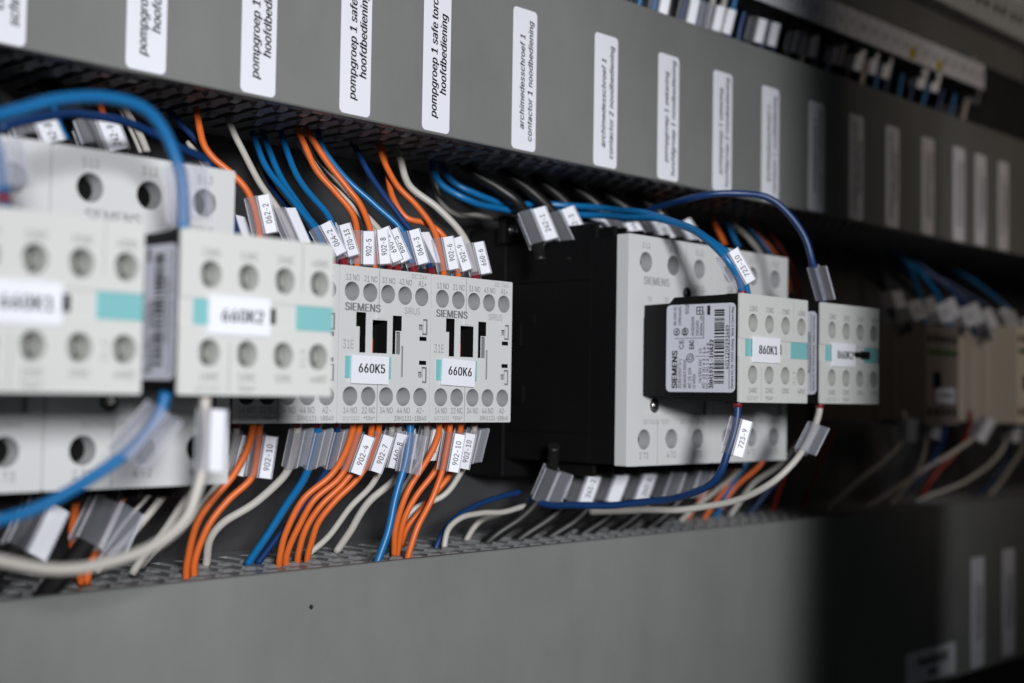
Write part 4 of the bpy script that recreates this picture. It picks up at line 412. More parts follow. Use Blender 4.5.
ud = thing('cable_duct', 'grey cable duct with a row of upright white text stickers, above the relays', 'cable duct', (0, 0, 0), 'grey cable ducts')
lid(ud, X0, X1, ZUD0, ZUD1).build('lid', ud)
slotted_wall(ud, X0, X1, ZUD0+0.8, False); slotted_wall(ud, X0, X1, ZUD1-0.8, True)
ST = [(174.6, [('contactor', 9.5), ('schroef 1', 5.5)], 'sticker cut by the left edge, ending in schroef'),
      (222.1, [('pompgroep 1 safe', 5), ('hoofdbediening', 13)], 'sticker reading pompgroep 1, second from the left'),
      (265.3, [('pompgroep 1 safe torc', 5.5), ('hoofdbediening', 13.5)], 'sticker reading pompgroep 1 safe torc, third from the left'),
      (308.0, [('pompgroep 1 safe torc off', 5.5), ('hoofdbediening', 14)], 'sticker reading pompgroep 1 safe torc off, fourth from the left'),
      (348.3, [('pompgroep 1 safe torc off', 5.5), ('hoofdbediening', 15)], 'sticker reading pompgroep 1 safe torc off, over relay 660K6'),
      (397.8, [('archimedesschroef 1', 8.5), ('contactor 1 noodbediening', 4)], 'sticker reading archimedesschroef 1 contactor 1 noodbediening'),
      (449.5, [('archimedesschroef 1', 8.5), ('contactor 2 noodbediening', 4)], 'sticker reading archimedesschroef 1 contactor 2 noodbediening'),
      (495.0, ['pompgroep 1 zekering', 'hoofdgroep 1 noodbediening'], 'sticker above the white front of contactor 860K1'),
      (538.6, ['pompgroep 1 zekering', 'hoofdgroep 2 noodbediening'], 'sticker above auxiliary block 860K1'),
      (581.0, ['archimedesschroef 2', 'contactor 1 noodbediening'], 'greyish sticker, last one before the dark stretch'),
      (625.6, ['archimedesschroef 2', 'contactor 2 noodbediening'], 'shaded sticker at the start of the dark stretch'),
      (668.0, ['pompgroep 2 safe torc off', 'hoofdbediening'], 'shaded sticker at the end of the dark stretch'),
      (709.5, ['pompgroep 2 safe torc off', 'hoofdbediening'], 'first sticker right of the dark stretch'),
      (753.5, ['archimedesschroef 2', 'contactor 1 bediening'], 'second sticker right of the dark stretch'),
      (795.0, ['archimedesschroef 2', 'contactor 2 bediening'], 'third sticker right of the dark stretch'),
      (826.0, ['archimedesschroef 2', 'noodbediening'], 'fourth sticker right of the dark stretch'),
      (860.0, ['archimedesschroef 2', 'noodbediening'], 'rightmost sticker, at the right edge of the photo')]
for i, (x, ln, lb) in enumerate(ST):
    sticker(ud, x, 14.4 if i < 6 else 16.0, ZUD0+(1.0 if i else 0.6), 58.5, ln, lb, 4.7 if i < 5 else 4.0, 0.92 if i < 5 else 1.0, 0.012 if i < 5 else 0.004)

ld = thing('cable_duct', 'wide plain grey cable duct below the relays, wires dropping into its slots', 'cable duct', (0, 0, 0), 'grey cable ducts')
mb = lid(ld, X0, X1, ZLD0, ZLD1)
q = at(311, 607, YK); mb.prism(circ(q.x, q.z, 0.85, 14), (0, YK, 0), FRONT, 0.03, -0.2, M['ink'])
for (u0, v0, u1, v1, w) in ((349, 614, 337, 645, 0.09), (333, 645, 322, 664, 0.07), (330, 655, 326, 661, 0.08), (310, 625, 309, 634, 0.06), (548, 598, 551, 602, 0.16), (486, 570, 489, 574, 0.07), (205, 640, 190, 664, 0.05), (420, 600, 418, 622, 0.04)):
    a, c = at(u0, v0, YK), at(u1, v1, YK)
    mb.face([(a.x-w, YK-0.02, a.z), (c.x-w, YK-0.02, c.z), (c.x+w, YK-0.02, c.z), (a.x+w, YK-0.02, a.z)], M['greyink'])
mb.build('lid', ld)
slotted_wall(ld, X0, X1, ZLD1-0.8, True)
sticker(ld, 821.5, 19, -166, 69, ['aansluiting veld 2', 'hoofdbediening'], 'upright sticker on the shaded right end of the duct, left of the two')
sticker(ld, 867.5, 19, -164, 69, ['aansluiting veld 3', 'hoofdbediening'], 'upright sticker on the shaded right end of the duct, right of the two')
mb = MB(); mb.prism(rrect(736, 800, -165, -146, 2), (0, YK, 0), FRONT, 0.32, -0.05, M['paper'])
mb.text('Hoofdveld', 8.0, (770, YK-0.36, -152.5), Vector((1, 0, 0)), Vector((0, 0, 1)), M['ink'], bold=0.02)
mb.text('100A', 5.5, (770, YK-0.36, -160), Vector((1, 0, 0)), Vector((0, 0, 1)), M['ink'], bold=0.02)
mb.build('label', ld, label='sticker lying crosswise at the lower edge of the duct')

# ------------------------------------------------------------------ small relays
XA_, ZA_ = Vector((1, 0, 0)), Vector((0, 0, 1))
def ftext(mb, s, size, x, z, m, d=0.05, **k): mb.text(s, size, (x, -d, z), XA_, ZA_, m, **k)

def small_relay(name, label, loc, group, marker=None, tilt=0.0):
    t = thing(name, label, 'relay', loc, group)
    W, H = 45.0, HK
    g, gi, hl = M['grey'], M['greyin'], M['hollow']
    holes = []
    hx = [5.8, 14.4, 23.0, 31.5, 40.0]
    for x in hx:
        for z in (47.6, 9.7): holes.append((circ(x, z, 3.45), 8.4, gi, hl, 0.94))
    R = lambda x0, x1, z0, z1, d, w=hl, f=hl: holes.append((rrect(x0, x1, z0, z1, 0), d, w, f))
    R(18.6, 18.82, 42.6, 56.3, 0.5, gi, gi); R(18.6, 18.82, 0.5, 15.5, 0.5, gi, gi)
    holes.append(([(9.7, 25.6), (12.5, 25.6), (12.5, 40.2), (8.0, 40.2), (8.0, 35.0), (9.7, 35.0)], 9, hl, hl))
    R(15.8, 22.9, 25.6, 37.7, 9)
    holes.append(([(25.6, 25.5), (27.0, 25.5), (27.0, 34.2), (30.0, 34.2), (30.0, 39.8), (25.6, 39.8)], 9, hl, hl))
    R(27.5, 29.4, 25.5, 33.8, 5, gi, hl)
    R(30.1, 31.0, 17.0, 28.6, 0.8, gi, gi)
    # latch windows and T-shaped recesses on the right
    R(39.2, 42.8, 31.0, 32.5, 4); R(39.2, 42.8, 21.9, 23.4, 4)
    for z, s in ((36.2, 1), (18.0, -1)):
        pts = [(38.8, z-1.2), (40.6, z-1.2), (40.6, z-3.0), (43.2, z-3.0), (43.2, z+3.0), (41.0, z+3.0), (41.0, z+0.9), (38.8, z+0.9)]
        if s < 0: pts = [(x, 2*z-zz) for x, zz in reversed(pts)]
        holes.append((pts, 1.6, gi, gi))
    mb = MB(); mb.panel(rrect(0.12, W-0.12, 0, H, 0.5, 2), holes, (0, 0, 0), FRONT, 70.0, g)
    for z, s in ((36.2, 1), (18.0, -1)): mb.box(41.3, 42.5, -0.0, 1.2, z-2.4, z+2.4, g)
    up = ['13 NO', '21 NC', '33 NO', '43 NO', 'A1+']; dn = ['14 NO', '22 NC', '34 NO', '44 NO', 'A2-']
    for x, a, c in zip(hx, up, dn):
        ftext(mb, a, 3.1, x+0.1, 52.6, M['greyink'], xs=0.72); ftext(mb, c, 3.1, x+0.1, 4.6, M['greyink'], xs=0.72)
    ftext(mb, 'DC 24V', 2.5, 38.6, 55.2, M['paleink'], xs=0.9)
    ftext(mb, 'SIEMENS', 4.0, 11.0, 42.0, M['greyink'], bold=0.022, width=16.6)
    ftext(mb, 'SIRIUS', 3.6, 35.2, 42.0, M['paleink'], width=7.8)
    ftext(mb, '31E', 4.6, 4.4, 28.4, M['paleink'], width=5.0)
    ftext(mb, 'G/171022', 2.1, 6.4, 1.7, M['paleink'], xs=0.8); ftext(mb, '*E06*', 2.1, 15.0, 1.7, M['greyink'], xs=0.9)
    ftext(mb, '3RH1131-1BB40', 2.5, 35.2, 1.7, M['greyink'], width=16.2)
    mb.build('housing', t, bevel=0.25)
    mb = MB(); mb.box(15.9, 17.6, 1.6, 8.5, 25.7, 31.0, M['orangeplastic']); mb.box(17.9, 22.6, 5.0, 8.5, 25.8, 36.0, M['black'])
    mb.build('actuator', t, bevel=0.15)
    mb = MB(); mb.box(17.4, 21.4, -0.35, 0.5, 38.2, 40.5, g); mb.box(20.6, 21.4, -0.36, 0.5, 37.9, 38.3, g)
    mb.build('latch', t, bevel=0.12)
    for x in hx:
        for z in (47.6, 9.7): mb = MB(); screw(mb, (x, 7.9, z), FRONT, 2.7, M['screw'], 0.4+x); mb.build('terminal_screw', t)
    if marker:
        mb = MB(); mb.box(3.0, 24.8, -0.35, 0.3, 16.2, 24.2, M['teal']); mb.build('marker_holder', t, bevel=0.1)
        mb = MB(); c, s = math.cos(tilt), math.sin(tilt)
        ax, ay = Vector((c, 0, s)), Vector((-s, 0, c)); o = Vector((14.3, -0.75, 19.3))
        mb.obox(o, ax, 8.8, ay, 5.1, Vector((0, -1, 0)), 0.35, M['paper'])
        mb.text(marker, 4.7, o+Vector((0.6, -0.40, 0.6)), ax, ay, M['ink'], bold=0.018, width=12.4, res=5)
        mb.build('marker_tag', t)
    return t

K5 = small_relay('control_relay', 'pale grey small relay with white tag 660K5', (XK, YK, ZK), 'small pale grey control relays', '660K5', math.radians(-0.8))
K6 = small_relay('control_relay', 'pale grey small relay with slightly tilted white tag 660K6', (XK+45, YK, ZK), 'small pale grey control relays', '660K6', math.radians(-2.4))
K4 = small_relay('control_relay', 'pale grey small relay half hidden behind the blurred auxiliary block, left of 660K5', (XK-45, YK, ZK), 'small pale grey control relays')

# ------------------------------------------------------------------ big contactors
def contactor(label, loc):
    t = thing('contactor', label, 'contactor', loc, 'large black and white contactors')
    W, H = WC, HC; g, gi, hl, bk = M['grey'], M['greyin'], M['hollow'], M['black']
    hx = [12.2, 31.8, 51.4]; holes = []
    for x in hx:
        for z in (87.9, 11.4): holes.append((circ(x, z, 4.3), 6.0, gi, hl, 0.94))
    R = lambda x0, x1, z0, z1, d, w=gi, f=gi: holes.append((rrect(x0, x1, z0, z1, 0), d, w, f))
    R(21.6, 21.85, 0.6, 20.0, 0.4); R(41.2, 41.45, 76.0, 98.6, 0.4)
    holes.append((rrect(11, 57.5, 22.2, 64, 0.6, 2), 1.3, g, g))
    holes.append((circ(42.2, 76.0, 3.1), 6, hl, hl))
    mb = MB(); mb.panel(rrect(0.2, W-0.2, 0, H, 0.6, 2), holes, (0, 0, 0), FRONT, 6.4, g, False)
    for x, a, c in zip(hx, ('1 L1', '3 L2', '5 L3'), ('2 T1', '4 T2', '6 T3')):
        ftext(mb, a, 3.6, x, 95.2, M['greyink'], xs=0.8); ftext(mb, c, 3.8, x, 4.5, M['greyink'], xs=0.85)
    ftext(mb, 'SIEMENS', 4.8, 19.8, 80.0, M['paleink'], bold=0.02, width=18.0)
    ftext(mb, 'SIRIUS', 4.2, 50.8, 79.0, M['paleink'], width=8.6)
    ftext(mb, 'TK', 3.2, 15.0, 72.0, M['paleink'], xs=0.8); ftext(mb, 'TK', 3.2, 26.8, 72.5, M['paleink'], xs=0.8)
    ftext(mb, 'G/171024  *E05*', 2.8, 21.0, 19.0, M['paleink'], width=19); ftext(mb, '3RT1034-1BB40', 2.8, 47.0, 19.0, M['paleink'], width=18)
    mb.build('front_cover', t, bevel=0.35)
    mb = MB(); screw(mb, (21, 0.7, 26.0), FRONT, 2.5, M['metal'], 0.6, True)
    ring = [(21+3.2*math.cos(a*0.3142), 26+3.2*math.sin(a*0.3142)) for a in range(20)]
    mb.prism(ring, (0, 0, 0), FRONT, 1.22, 1.4, hl)
    mb.build('lower_screw', t)
    mb = MB(); screw(mb, (42.2, 1.6, 76.0), FRONT, 2.5, M['metal'], 0.2, True); mb.build('upper_screw', t)
    # moulded body with seams, side slots and rear foot
    mb = MB()
    mb.frame(0.6, W-0.6, 6.2, 21.1, 0.6, H-0.6, 1.2, bk)
    mb.box(0.6, W-0.6, 21, 72, 0.6, 13.2, bk); mb.box(0.9, W-0.9, 21, 72, 13.2, 13.6, bk)
    mb.box(0.6, W-0.6, 21, 72, 13.6, 80.2, bk); mb.box(0.9, W-0.9, 21, 72, 80.2, 80.6, bk); mb.box(0.6, W-0.6, 21, 72, 80.6, H-0.6, bk)
    mb.box(-0.1, 1.0, 62, 66, 52, 62, bk); mb.box(-0.1, 1.0, 60, 66, 26, 34, bk); mb.box(0.1, 1.0, 54, 60, 62, 66, bk)
    mb.build('body', t, bevel=0.4)
    mb = MB(); mb.box(-0.4, W+0.4, 72, 96, -8, 107, bk); mb.box(-5.0, 8.5, 69, 73, 98.9, 112, bk); mb.box(W-11.5, W+0.2, 69, 73, 98.9, 112, bk)
    mb.build('base', t, bevel=0.5)
    mb = MB(); screw(mb, (0.8, 68.4, 105.6), FRONT, 3.0, M['metal'], 0.5, True); mb.build('mounting_screw', t)
    for x in hx:
        for nm, z0, z1 in (('upper_terminal', H-0.7, H+6.5), ('lower_terminal', -5.5, 0.7)):
            mb = MB(); mb.box(x-7.2, x-5.2, 22, 46, z0, z1, bk); mb.box(x+5.2, x+7.2, 22, 46, z0, z1, bk); mb.box(x-5.2, x+5.2, 43, 46, z0, z1, bk)
            mb.build(nm, t, bevel=0.3)
    return t

C = contactor('large contactor carrying tag 860K1, its black side and white front fully seen', (XC, YC, ZC))
C2 = copy_tree(C, (XC+WC, YC, ZC), 'large contactor carrying tag 860K2, mostly hidden by the 860K1 block')
XCL = 189.0
C3 = copy_tree(C, (XCL, YC, ZC), 'blurred large contactor behind the 660K2 block, two dark holes in its upper front')
C4 = copy_tree(C, (XCL-WC, YC, ZC), 'blurred large contactor at the left edge behind the 660K1 block')

# ------------------------------------------------------------------ clip-on auxiliary blocks
def aux_block(label, loc, marker, plunger=False):
    t = thing('auxiliary_block', label, 'contact block', loc, 'clip-on auxiliary contact blocks')
    cr, ci, bk, hl = M['cream'], M['creamin'], M['black'], M['hollow']
    hx = [9.5, 21.8, 34.2, 46.7]
    for nm, z0, z1, zh, gx in (('upper_terminal_cover', 26.0, HA, 32.7, 40.4), ('lower_terminal_cover', 0.0, 18.9, 11.5, 16.0)):
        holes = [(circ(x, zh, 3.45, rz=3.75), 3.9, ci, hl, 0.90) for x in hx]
        za, zb = (30, HA-0.8) if z0 else (0.8, 14.5)
        holes.append((rrect(gx-0.12, gx+0.12, za, zb, 0), 0.4, ci, ci))
        mb = MB(); mb.panel(rrect(0, WA, z0, z1, 0.5, 2), holes, (0, 0, 0), FRONT, 1.1, cr, False)
        for x, a in zip(hx, ('13NO', '21NC', '31NC', '43NO') if z0 else ('14NO', '22NC', '32NC', '44NO')):
            ftext(mb, a, 3.0, x, (zh+5.9) if z0 else (zh-6.4), M['greyink'], xs=0.75)
        if not z0:
            ftext(mb, 'G/171017', 2.2, 9.4, 1.8, M['paleink'], xs=0.8); ftext(mb, '*E04*', 2.4, 21.8, 1.9, M['greyink'], xs=0.9)
            mb.text('3 L 3', 3.0, (41.0, -0.05, 10.8), ZA_, -XA_, M['paleink'], xs=0.8)
        mb.build(nm, t, bevel=0.35)
    for x in hx:
        for z in (32.7, 11.5): mb = MB(); screw(mb, (x, 3.5, z), FRONT, 2.75, M['screw'], math.pi/2+0.08*(x % 3), False); mb.build('terminal_screw', t)
    mb = MB()   # middle strip
    mb.panel(rrect(0.1, WA-0.1, 18.7, 26.2, 0), [(rrect(29.0, 31.6, 20.2, 24.6, 0), 3, hl, hl)], (0, 0.5, 0), FRONT, 0.8, cr, False)
    mb.box(29.0, 31.3, 0.2, 2.0, 20.6, 24.2, bk) if not plunger else mb.box(27.0, 41.5, -0.8, 1.2, 21.2, 23.6, bk)
    if plunger: mb.box(35.5, 41.5, -1.1, 1.0, 20.6, 24.2, bk)
    mb.build('middle_strip', t, bevel=0.15)
    mb = MB(); mb.box(4.4, 8.8, 0.35, 1.0, 18.95, 25.95, M['teal']); mb.build('teal_marker_strip', t)
    mb = MB(); mb.box(38.6, WA+0.05, 0.2, 1.2, 18.95, 25.95, M['teal']); mb.build('teal_marker_plate', t, bevel=0.15)
    mb = MB(); mb.box(8.7, 28.8, -0.8, -0.1, 16.6, 27.0, M['paper'])
    mb.text(marker, 5.0, (19.6, -0.85, 21.9), XA_, ZA_, M['ink'], bold=0.02, width=13.6, res=5); mb.build('marker_tag', t)
    # black housing: tall front section, lower rear section
    mb = MB()
    mb.frame(0.06, WA-0.06, 1.05, 7.6, 0.1, HA-0.1, 0.8, bk)
    prof = [(-7.5, 0.3), (-7.5, HA-0.3), (-33.5, HA-0.6), (-36.0, HA-3.0), (-49.4, HA-3.4), (-49.4, 2.4), (-36.0, 2.2), (-33.5, 0.6)]
    # profile in the side plane: across = towards the front (-y)
    pts = [(y, z) for y, z in reversed([(-a if False else a, z) for a, z in prof])]
    l0 = [Vector((0.25, -a, z)) for a, z in prof]; l1 = [Vector((WA-0.25, -a, z)) for a, z in prof]
    mb.loft([l1, l0], bk, bk, bk); mb.build('housing', t, bevel=0.3)
    # rating plate on the side
    mb = MB(); o = (-0.05, 0, 0)
    D = lambda d: 37.0-(37.0-d)*1.145      # stretch of the printed layout
    S = lambda d: -D(d)   # across coordinate of depth d
    mb.prism(rrect(S(37.0), S(6.6), 4.0, 40.6, 2.0), o, SIDE, 0.22, -0.02, M['tape'])
    x = -0.05-0.25; dn = Vector((0, -1, 0)); up = Vector((0, 0, 1))
    def tx(s, size, d, z, al='l', **k): mb.text(s, size*1.06, (x, D(d), z), up, -dn, M['ink'], al, **k)
    def ln(d0, d1, z0, z1): d0, d1 = D(d0), D(d1); mb.face([(x, d0, z0), (x, d0, z1), (x, d1, z1), (x, d1, z0)], M['ink'])
    tx('SIEMENS', 3.6, 33.0, 5.6, bold=0.03, width=15.6)
    tx('IEC/EN 60947-5-1', 2.0, 30.6, 5.6, width=12.2); tx('GB14048.5 3000VL', 2.0, 28.4, 5.6, width=12.2)
    tx('IAC 15 10A', 2.0, 26.2, 5.6, width=8.6); tx('Ui 690V', 2.0, 24.2, 5.6, width=6.0)
    tx('CE', 3.0, 30.0, 22.0, width=3.8); tx('EAC', 3.0, 25.4, 22.0, bold=0.03, width=3.6)
    for d, z, r in ((32.2, 29.2, 1.6), (28.4, 29.2, 1.7), (26.0, 18.2, 1.9), (26.0, 18.2, 1.0)):
        n = 18; d = D(d); oo = [Vector((x, d+r*math.cos(2*math.pi*i/n), z+r*math.sin(2*math.pi*i/n))) for i in range(n)]
        ii = [Vector((x, d+(r-0.3)*math.cos(2*math.pi*i/n), z+(r-0.3)*math.sin(2*math.pi*i/n))) for i in range(n)]
        for i in range(n): mb.face([oo[i], ii[i], ii[(i+1) % n], oo[(i+1) % n]], M['ink'])
    tx('UL', 1.7, 32.2, 29.2, 'c', bold=0.03); tx('SP', 2.2, 28.4, 29.2, 'c', bold=0.05)
    tx('IND. CONT. EQ.', 1.9, 33.0, 32.0, width=8.0); tx('LISTED E44653', 1.7, 30.8, 32.0, width=8.0)
    ln(33.2, 20.0, 26.4, 26.55)
    tx('A600/Q600', 1.9, 25.0, 27.4, width=8.0); tx('10A/240V', 1.9, 23.0, 27.4, width=6.4); tx('GENERAL USE', 1.7, 21.2, 27.4, width=8.4); ln(20.2, 20.05, 26.4, 37.5)
    ln(23.6, 17.4, 18.8, 18.95)
    tx('Ue 230V 24V', 1.8, 21.6, 8.0, width=9.6); tx('AC-15 (A) 6 3', 1.8, 20.0, 5.6, width=12.2); tx('DC-13 (A) 1 2', 1.8, 18.4, 5.6, width=12.2)
    tx('10', 1.8, 21.6, 20.0); tx('6 A', 1.8, 19.8, 20.0); tx('3.6 B', 1.8, 18.2, 20.0)
    tx('3RH1921-1HA22', 2.5, 16.6, 5.6, width=20.0, bold=0.02)
    tx('S02', 2.2, 27.6, 38.6, 'c'); ln(18.6, 17.4, 36.0, 39.8)
    ln(23.4, 23.1, 36.4, 39.6); ln(20.8, 20.5, 36.4, 39.6)                    # crossed-out bin symbol
    ln(23.3, 20.7, 37.7, 37.95); ln(22.1, 21.8, 36.4, 39.5)
    ln(23.2, 20.6, 36.2, 36.5); ln(23.2, 20.6, 39.2, 39.45)
    rnd = random.Random(3); z = 7.6
    while z < 37.6:
        w = rnd.choice((0.28, 0.28, 0.5, 0.75)); ln(15.4, 11.2, z, z+w); z += w+rnd.choice((0.32, 0.32, 0.55, 0.8))
    tx('4011209293489', 2.2, 9.9, 13.5, width=18.0)
    ln(9.0, 8.87, 5.4, 39.6); tx('Siemens AG, DE-92220 Amberg   Made in Czech Rep.', 1.5, 7.7, 5.6, width=33.5)
    mb.build('rating_plate', t)
    return t

A1 = aux_block('black and white auxiliary block tagged 860K1 with its rating plate facing the viewer', (XA, YA, ZA), '860K1')
A2 = aux_block('auxiliary block tagged 860K2 with a black plunger beside its tag, on the right', (XA+WC, YA, ZA), '860K2', True)
XAL = 200.6
A3 = aux_block('blurred auxiliary block tagged 660K2, right one of the two in the foreground', (XAL, YA, ZA), '660K2')
A4 = aux_block('blurred auxiliary block tagged 660K1, cut by the left edge', (XAL-WC, YA, ZA), '660K1')
# ------------------------------------------------------------------ wires with clip-on marker sleeves
def spline(P, step=1.6):
    """Catmull-Rom through the points, resampled"""
    Q = [P[0]*2-P[1]]+list(P)+[P[-1]*2-P[-2]]; out = []
    for i in range(1, len(Q)-2):
        a, b_, c, d = Q[i-1], Q[i], Q[i+1], Q[i+2]
        n = max(2, int((c-b_).length/step))
        for k in range(n):
            t = k/n
            out.append(0.5*((2*b_)+(c-a)*t+(2*a-5*b_+4*c-d)*t*t+(3*b_-a-3*c+d)*t**3))
    out.append(P[-1]); return out

def along(path, s):
    acc = 0
    for i in range(len(path)-1):
        l = (path[i+1]-path[i]).length
        if acc+l >= s: return path[i]+(path[i+1]-path[i])*((s-acc)/l)
        acc += l
    return path[-1]

def sleeve(wire, path, org, a0, length=15.3, text=None, insert=True, scale=1.0, roll=0.0, side=1, wide=1.0, ink='ink', slack=0.0):
    """clear snap-on marker: a channel round the wire and a flat pocket holding the printed strip"""
    p0, p1 = along(path, a0), along(path, a0+length)
    ax = (p1-p0).normalized(); c = (p0+p1)/2
    if ax.z < 0: ax = -ax
    n = -c.normalized(); n = (n-ax*n.dot(ax)).normalized()
    s = ax.cross(n)                      # to the image's right or left
    if s.dot(CR) < 0: s = -s
    cr_, sr = math.cos(roll), math.sin(roll)
    n, s = n*cr_+s*sr, s*cr_-n*sr
    s = s*side; h = length/2; k = scale
    if slack:                            # the sleeve leans away from its wire
        ax = (ax*math.cos(slack)+s*math.sin(slack)).normalized(); s = (s-ax*s.dot(ax)).normalized()
        n = (n-ax*n.dot(ax)).normalized()
    def ring(d, poly): return [c+s*(x*k)+n*(y*k)+ax*d for x, y in poly]
    mb = MB()
    t = 0.28
    outer = [(-2.3*wide, -1.6), (-1.7*wide, -2.1), (1.7, -2.1), (2.3, -1.6), (2.4, 0.5), (6.3, 0.5), (6.6, 0.8), (6.6, 1.3), (6.3, 1.56), (2.4, 1.56), (1.7, 2.0), (-1.6*wide, 2.0), (-2.3*wide, 1.4)]
    inner = [(-2.3*wide+t, -1.5), (-1.6*wide, -2.1+t), (1.6, -2.1+t), (2.3-t, -1.5), (2.35-t, 0.78), (6.2, 0.78), (6.35, 0.9), (6.35, 1.2), (6.2, 1.36), (2.3, 1.36), (1.6, 1.76), (-1.5*wide, 1.76), (-2.3*wide+t, 1.3)]
    if s.cross(n).dot(ax) < 0: outer.reverse(); inner.reverse()
    mb.loft([ring(-h, outer), ring(h, outer)], M['clear']); mb.loft([ring(h, inner), ring(-h, inner)], M['clear'])
    for d, r in ((-h, -1), (h, 1)):
        a, b_ = ring(d, outer), ring(d, inner); m = len(a)
        for i in range(m):
            q = [a[i], a[(i+1) % m], b_[(i+1) % m], b_[i]]; mb.face(q if r > 0 else q[::-1], M['clear'])
    for ex, ey in ((-2.3*wide, 1.4), (1.75, 2.0), (2.4, 1.5), (6.6, 1.4), (6.6, 0.7), (-2.3*wide, -1.6)):  # thin strips added as painted highlights on the fold lines
        mb.obox(c+s*(ex*k)+n*(ey*k), s, 0.13*k, ax, h*0.995, n, 0.13*k, M['edge'])
    mb.v = [v-org for v in mb.v]
    so = mb.build('marker_sleeve', wire)
    if not insert: return so
    mb = MB(); o = c+s*(4.35*k)+n*(1.42*k)
    mb.obox(o, s, 1.9*k, ax, h*0.985, n, 0.26*k, M['paper'])
    if text:
        mb.text(text, 3.0*min(k, 1.15), o+n*(0.30*k), ax, n.cross(ax), M[ink], xs=0.86, bold=0.01)
    mb.v = [v-org for v in mb.v]
    mb.build('printed_strip', so)
    return so

GU, GL = 'wires between the upper duct and the devices', 'wires between the devices and the lower duct'
def W(color, pts, y0, y1, label, group=None, r=1.24, pw=1.0, ferrule=None, mark=None, cat='wire', name='wire', n=12):
    """pts: (u, v) or (u, v, y) along the wire from its terminal, where the photograph shows it"""
    L = [0.0]
    for a, c in zip(pts, pts[1:]): L.append(L[-1]+math.hypot(c[0]-a[0], c[1]-a[1]))
    P = []
    for p, l in zip(pts, L):
        y = p[2] if len(p) > 2 else y0+(y1-y0)*(l/L[-1])**pw
        P.append(at(p[0], p[1], y))
    path = spline(P); org = P[0].copy()
    ph = [random.uniform(0, 6.28) for _ in range(4)]; m_ = len(path)-1
    for i, q in enumerate(path):                    # hand-laid wire: never a perfect curve
        e = min(1.0, i*1.6/22, (m_-i)*1.6/12)*0.38
        path[i] = q+CR*(e*(math.sin(i*0.16+ph[0])+0.5*math.sin(i*0.41+ph[1])))+Vector((0, 0, 1))*(e*(math.sin(i*0.13+ph[2])+0.5*math.sin(i*0.37+ph[3])))
    mb = MB(); mb.tube([q-org for q in path], r, M[color], n)
    o = mb.build(name, None, org); tag(o, label, cat, group)
    if ferrule:
        mb = MB(); a = along(path, 0.2); fr = [a+(along(path, ferrule)-a)*t for t in (0, 0.34, 0.67, 1.0)]
        mb.tube([q-org for q in fr], r+0.32, M['collar']); mb.build('ferrule_collar', o)
    for m in (mark if isinstance(mark, list) else [mark] if mark else []):
        m = dict(m); a0 = m.pop('a0'); sleeve(o, path, org, a0, **m)
    return o
mk = lambda text=None, a0=7.0, **k: dict(text=text, a0=a0, **k)

YT = 387.0
# ---- above the small relays
W('orange', [(262,262), (260,240), (257,214), (249,193), (233,175), (213,158), (201,140), (196,108)], YT, 414, 'orange wire bending down to the relay left of 660K5, sleeve ending in 2', GU, mark=mk('062-2', 10))
W('white', [(297,264), (293,240), (285,222), (273,203), (257,178), (241,150), (228,118)], YT, 420, 'white wire between the orange wire and the blue pair, above the 660K2 block', GU, ferrule=3, mark=mk(None, 8, roll=0.7))
W('blue', [(337,270), (327,252), (313,228), (304,216), (286,191), (267,166), (252,132)], YT, 432, 'bright blue wire carrying the sleeve 064-2', GU, ferrule=6.0, mark=mk('064-2', 4.3))
W('blue', [(341,270), (333,252), (322,233), (306,214), (289,190), (272,160), (262,130)], YT+4, 436, 'bright blue wire running just behind the one marked 064-2', GU, mark=mk('070-4', 4.3, roll=0.2))
W('navy', [(333,272), (320,252), (303,225), (285,205), (272,188), (262,165), (258,140)], YT+9, 440, 'dark blue wire half hidden behind the bright blue pair above the 660K2 block', GU)
W('blue', [(346,270), (340,252), (330,222), (311,196), (293,166), (281,132)], YT, 428, 'bright blue wire carrying the sleeve 070-13', GU, ferrule=6.0, mark=mk('070-13', 4.3))
W('orange', [(356,276), (357,256), (357,232), (352,212), (336,191), (314,165), (297,128)], YT, 416, 'orange wire with sleeve 902-5, left one of its pair', GU, mark=mk('902-5', 4.3))
W('orange', [(373,276), (374,256), (369,226), (361,204), (348,188), (328,164), (305,128)], YT, 416, 'orange wire with sleeve 902-8, right one of its pair', GU, mark=mk('902-8', 4.3))
W('white', [(389,276), (387,260), (378,240), (368,224), (345,199), (320,174), (297,138)], YT+2, 424, 'white wire behind the orange pair, inner one of the two', GU, ferrule=5, mark=mk('690-2', 4.3))
W('white', [(398,276), (396,262), (386,240), (366,215), (342,190), (318,165), (305,142)], YT, 428, 'white wire with sleeve 660-5, beside the 064-3 sleeve', GU, ferrule=5, mark=mk('660-5', 4.3, roll=-0.1))
W('blue', [(416,278), (411,260), (403,232), (376,206), (347,182), (324,150), (318,132)], YT, 420, 'bright blue wire carrying the sleeve 064-3', GU, ferrule=6, mark=mk('064-3', 4.3))
W('navy', [(433,280), (428,262), (417,238), (402,217), (381,192), (361,160), (350,138)], YT+2, 428, 'dark blue wire behind the 064-3 wire, ending in a clear sleeve', GU, ferrule=5, mark=mk(None, 7, roll=0.75))
W('orange', [(444,282), (443,264), (438,243), (430,226), (414,204), (396,184), (384,160), (379,144)], YT, 418, 'front orange wire going down to relay 660K6', GU, mark=mk('902-6', 4.3))
W('orange', [(459,284), (456,264), (448,243), (438,230), (424,222), (405,216), (392,196), (386,170), (382,146)], YT+2, 422, 'orange wire to 660K6 that swings behind its neighbour', GU, mark=mk('902-9', 4.3, roll=-0.05))
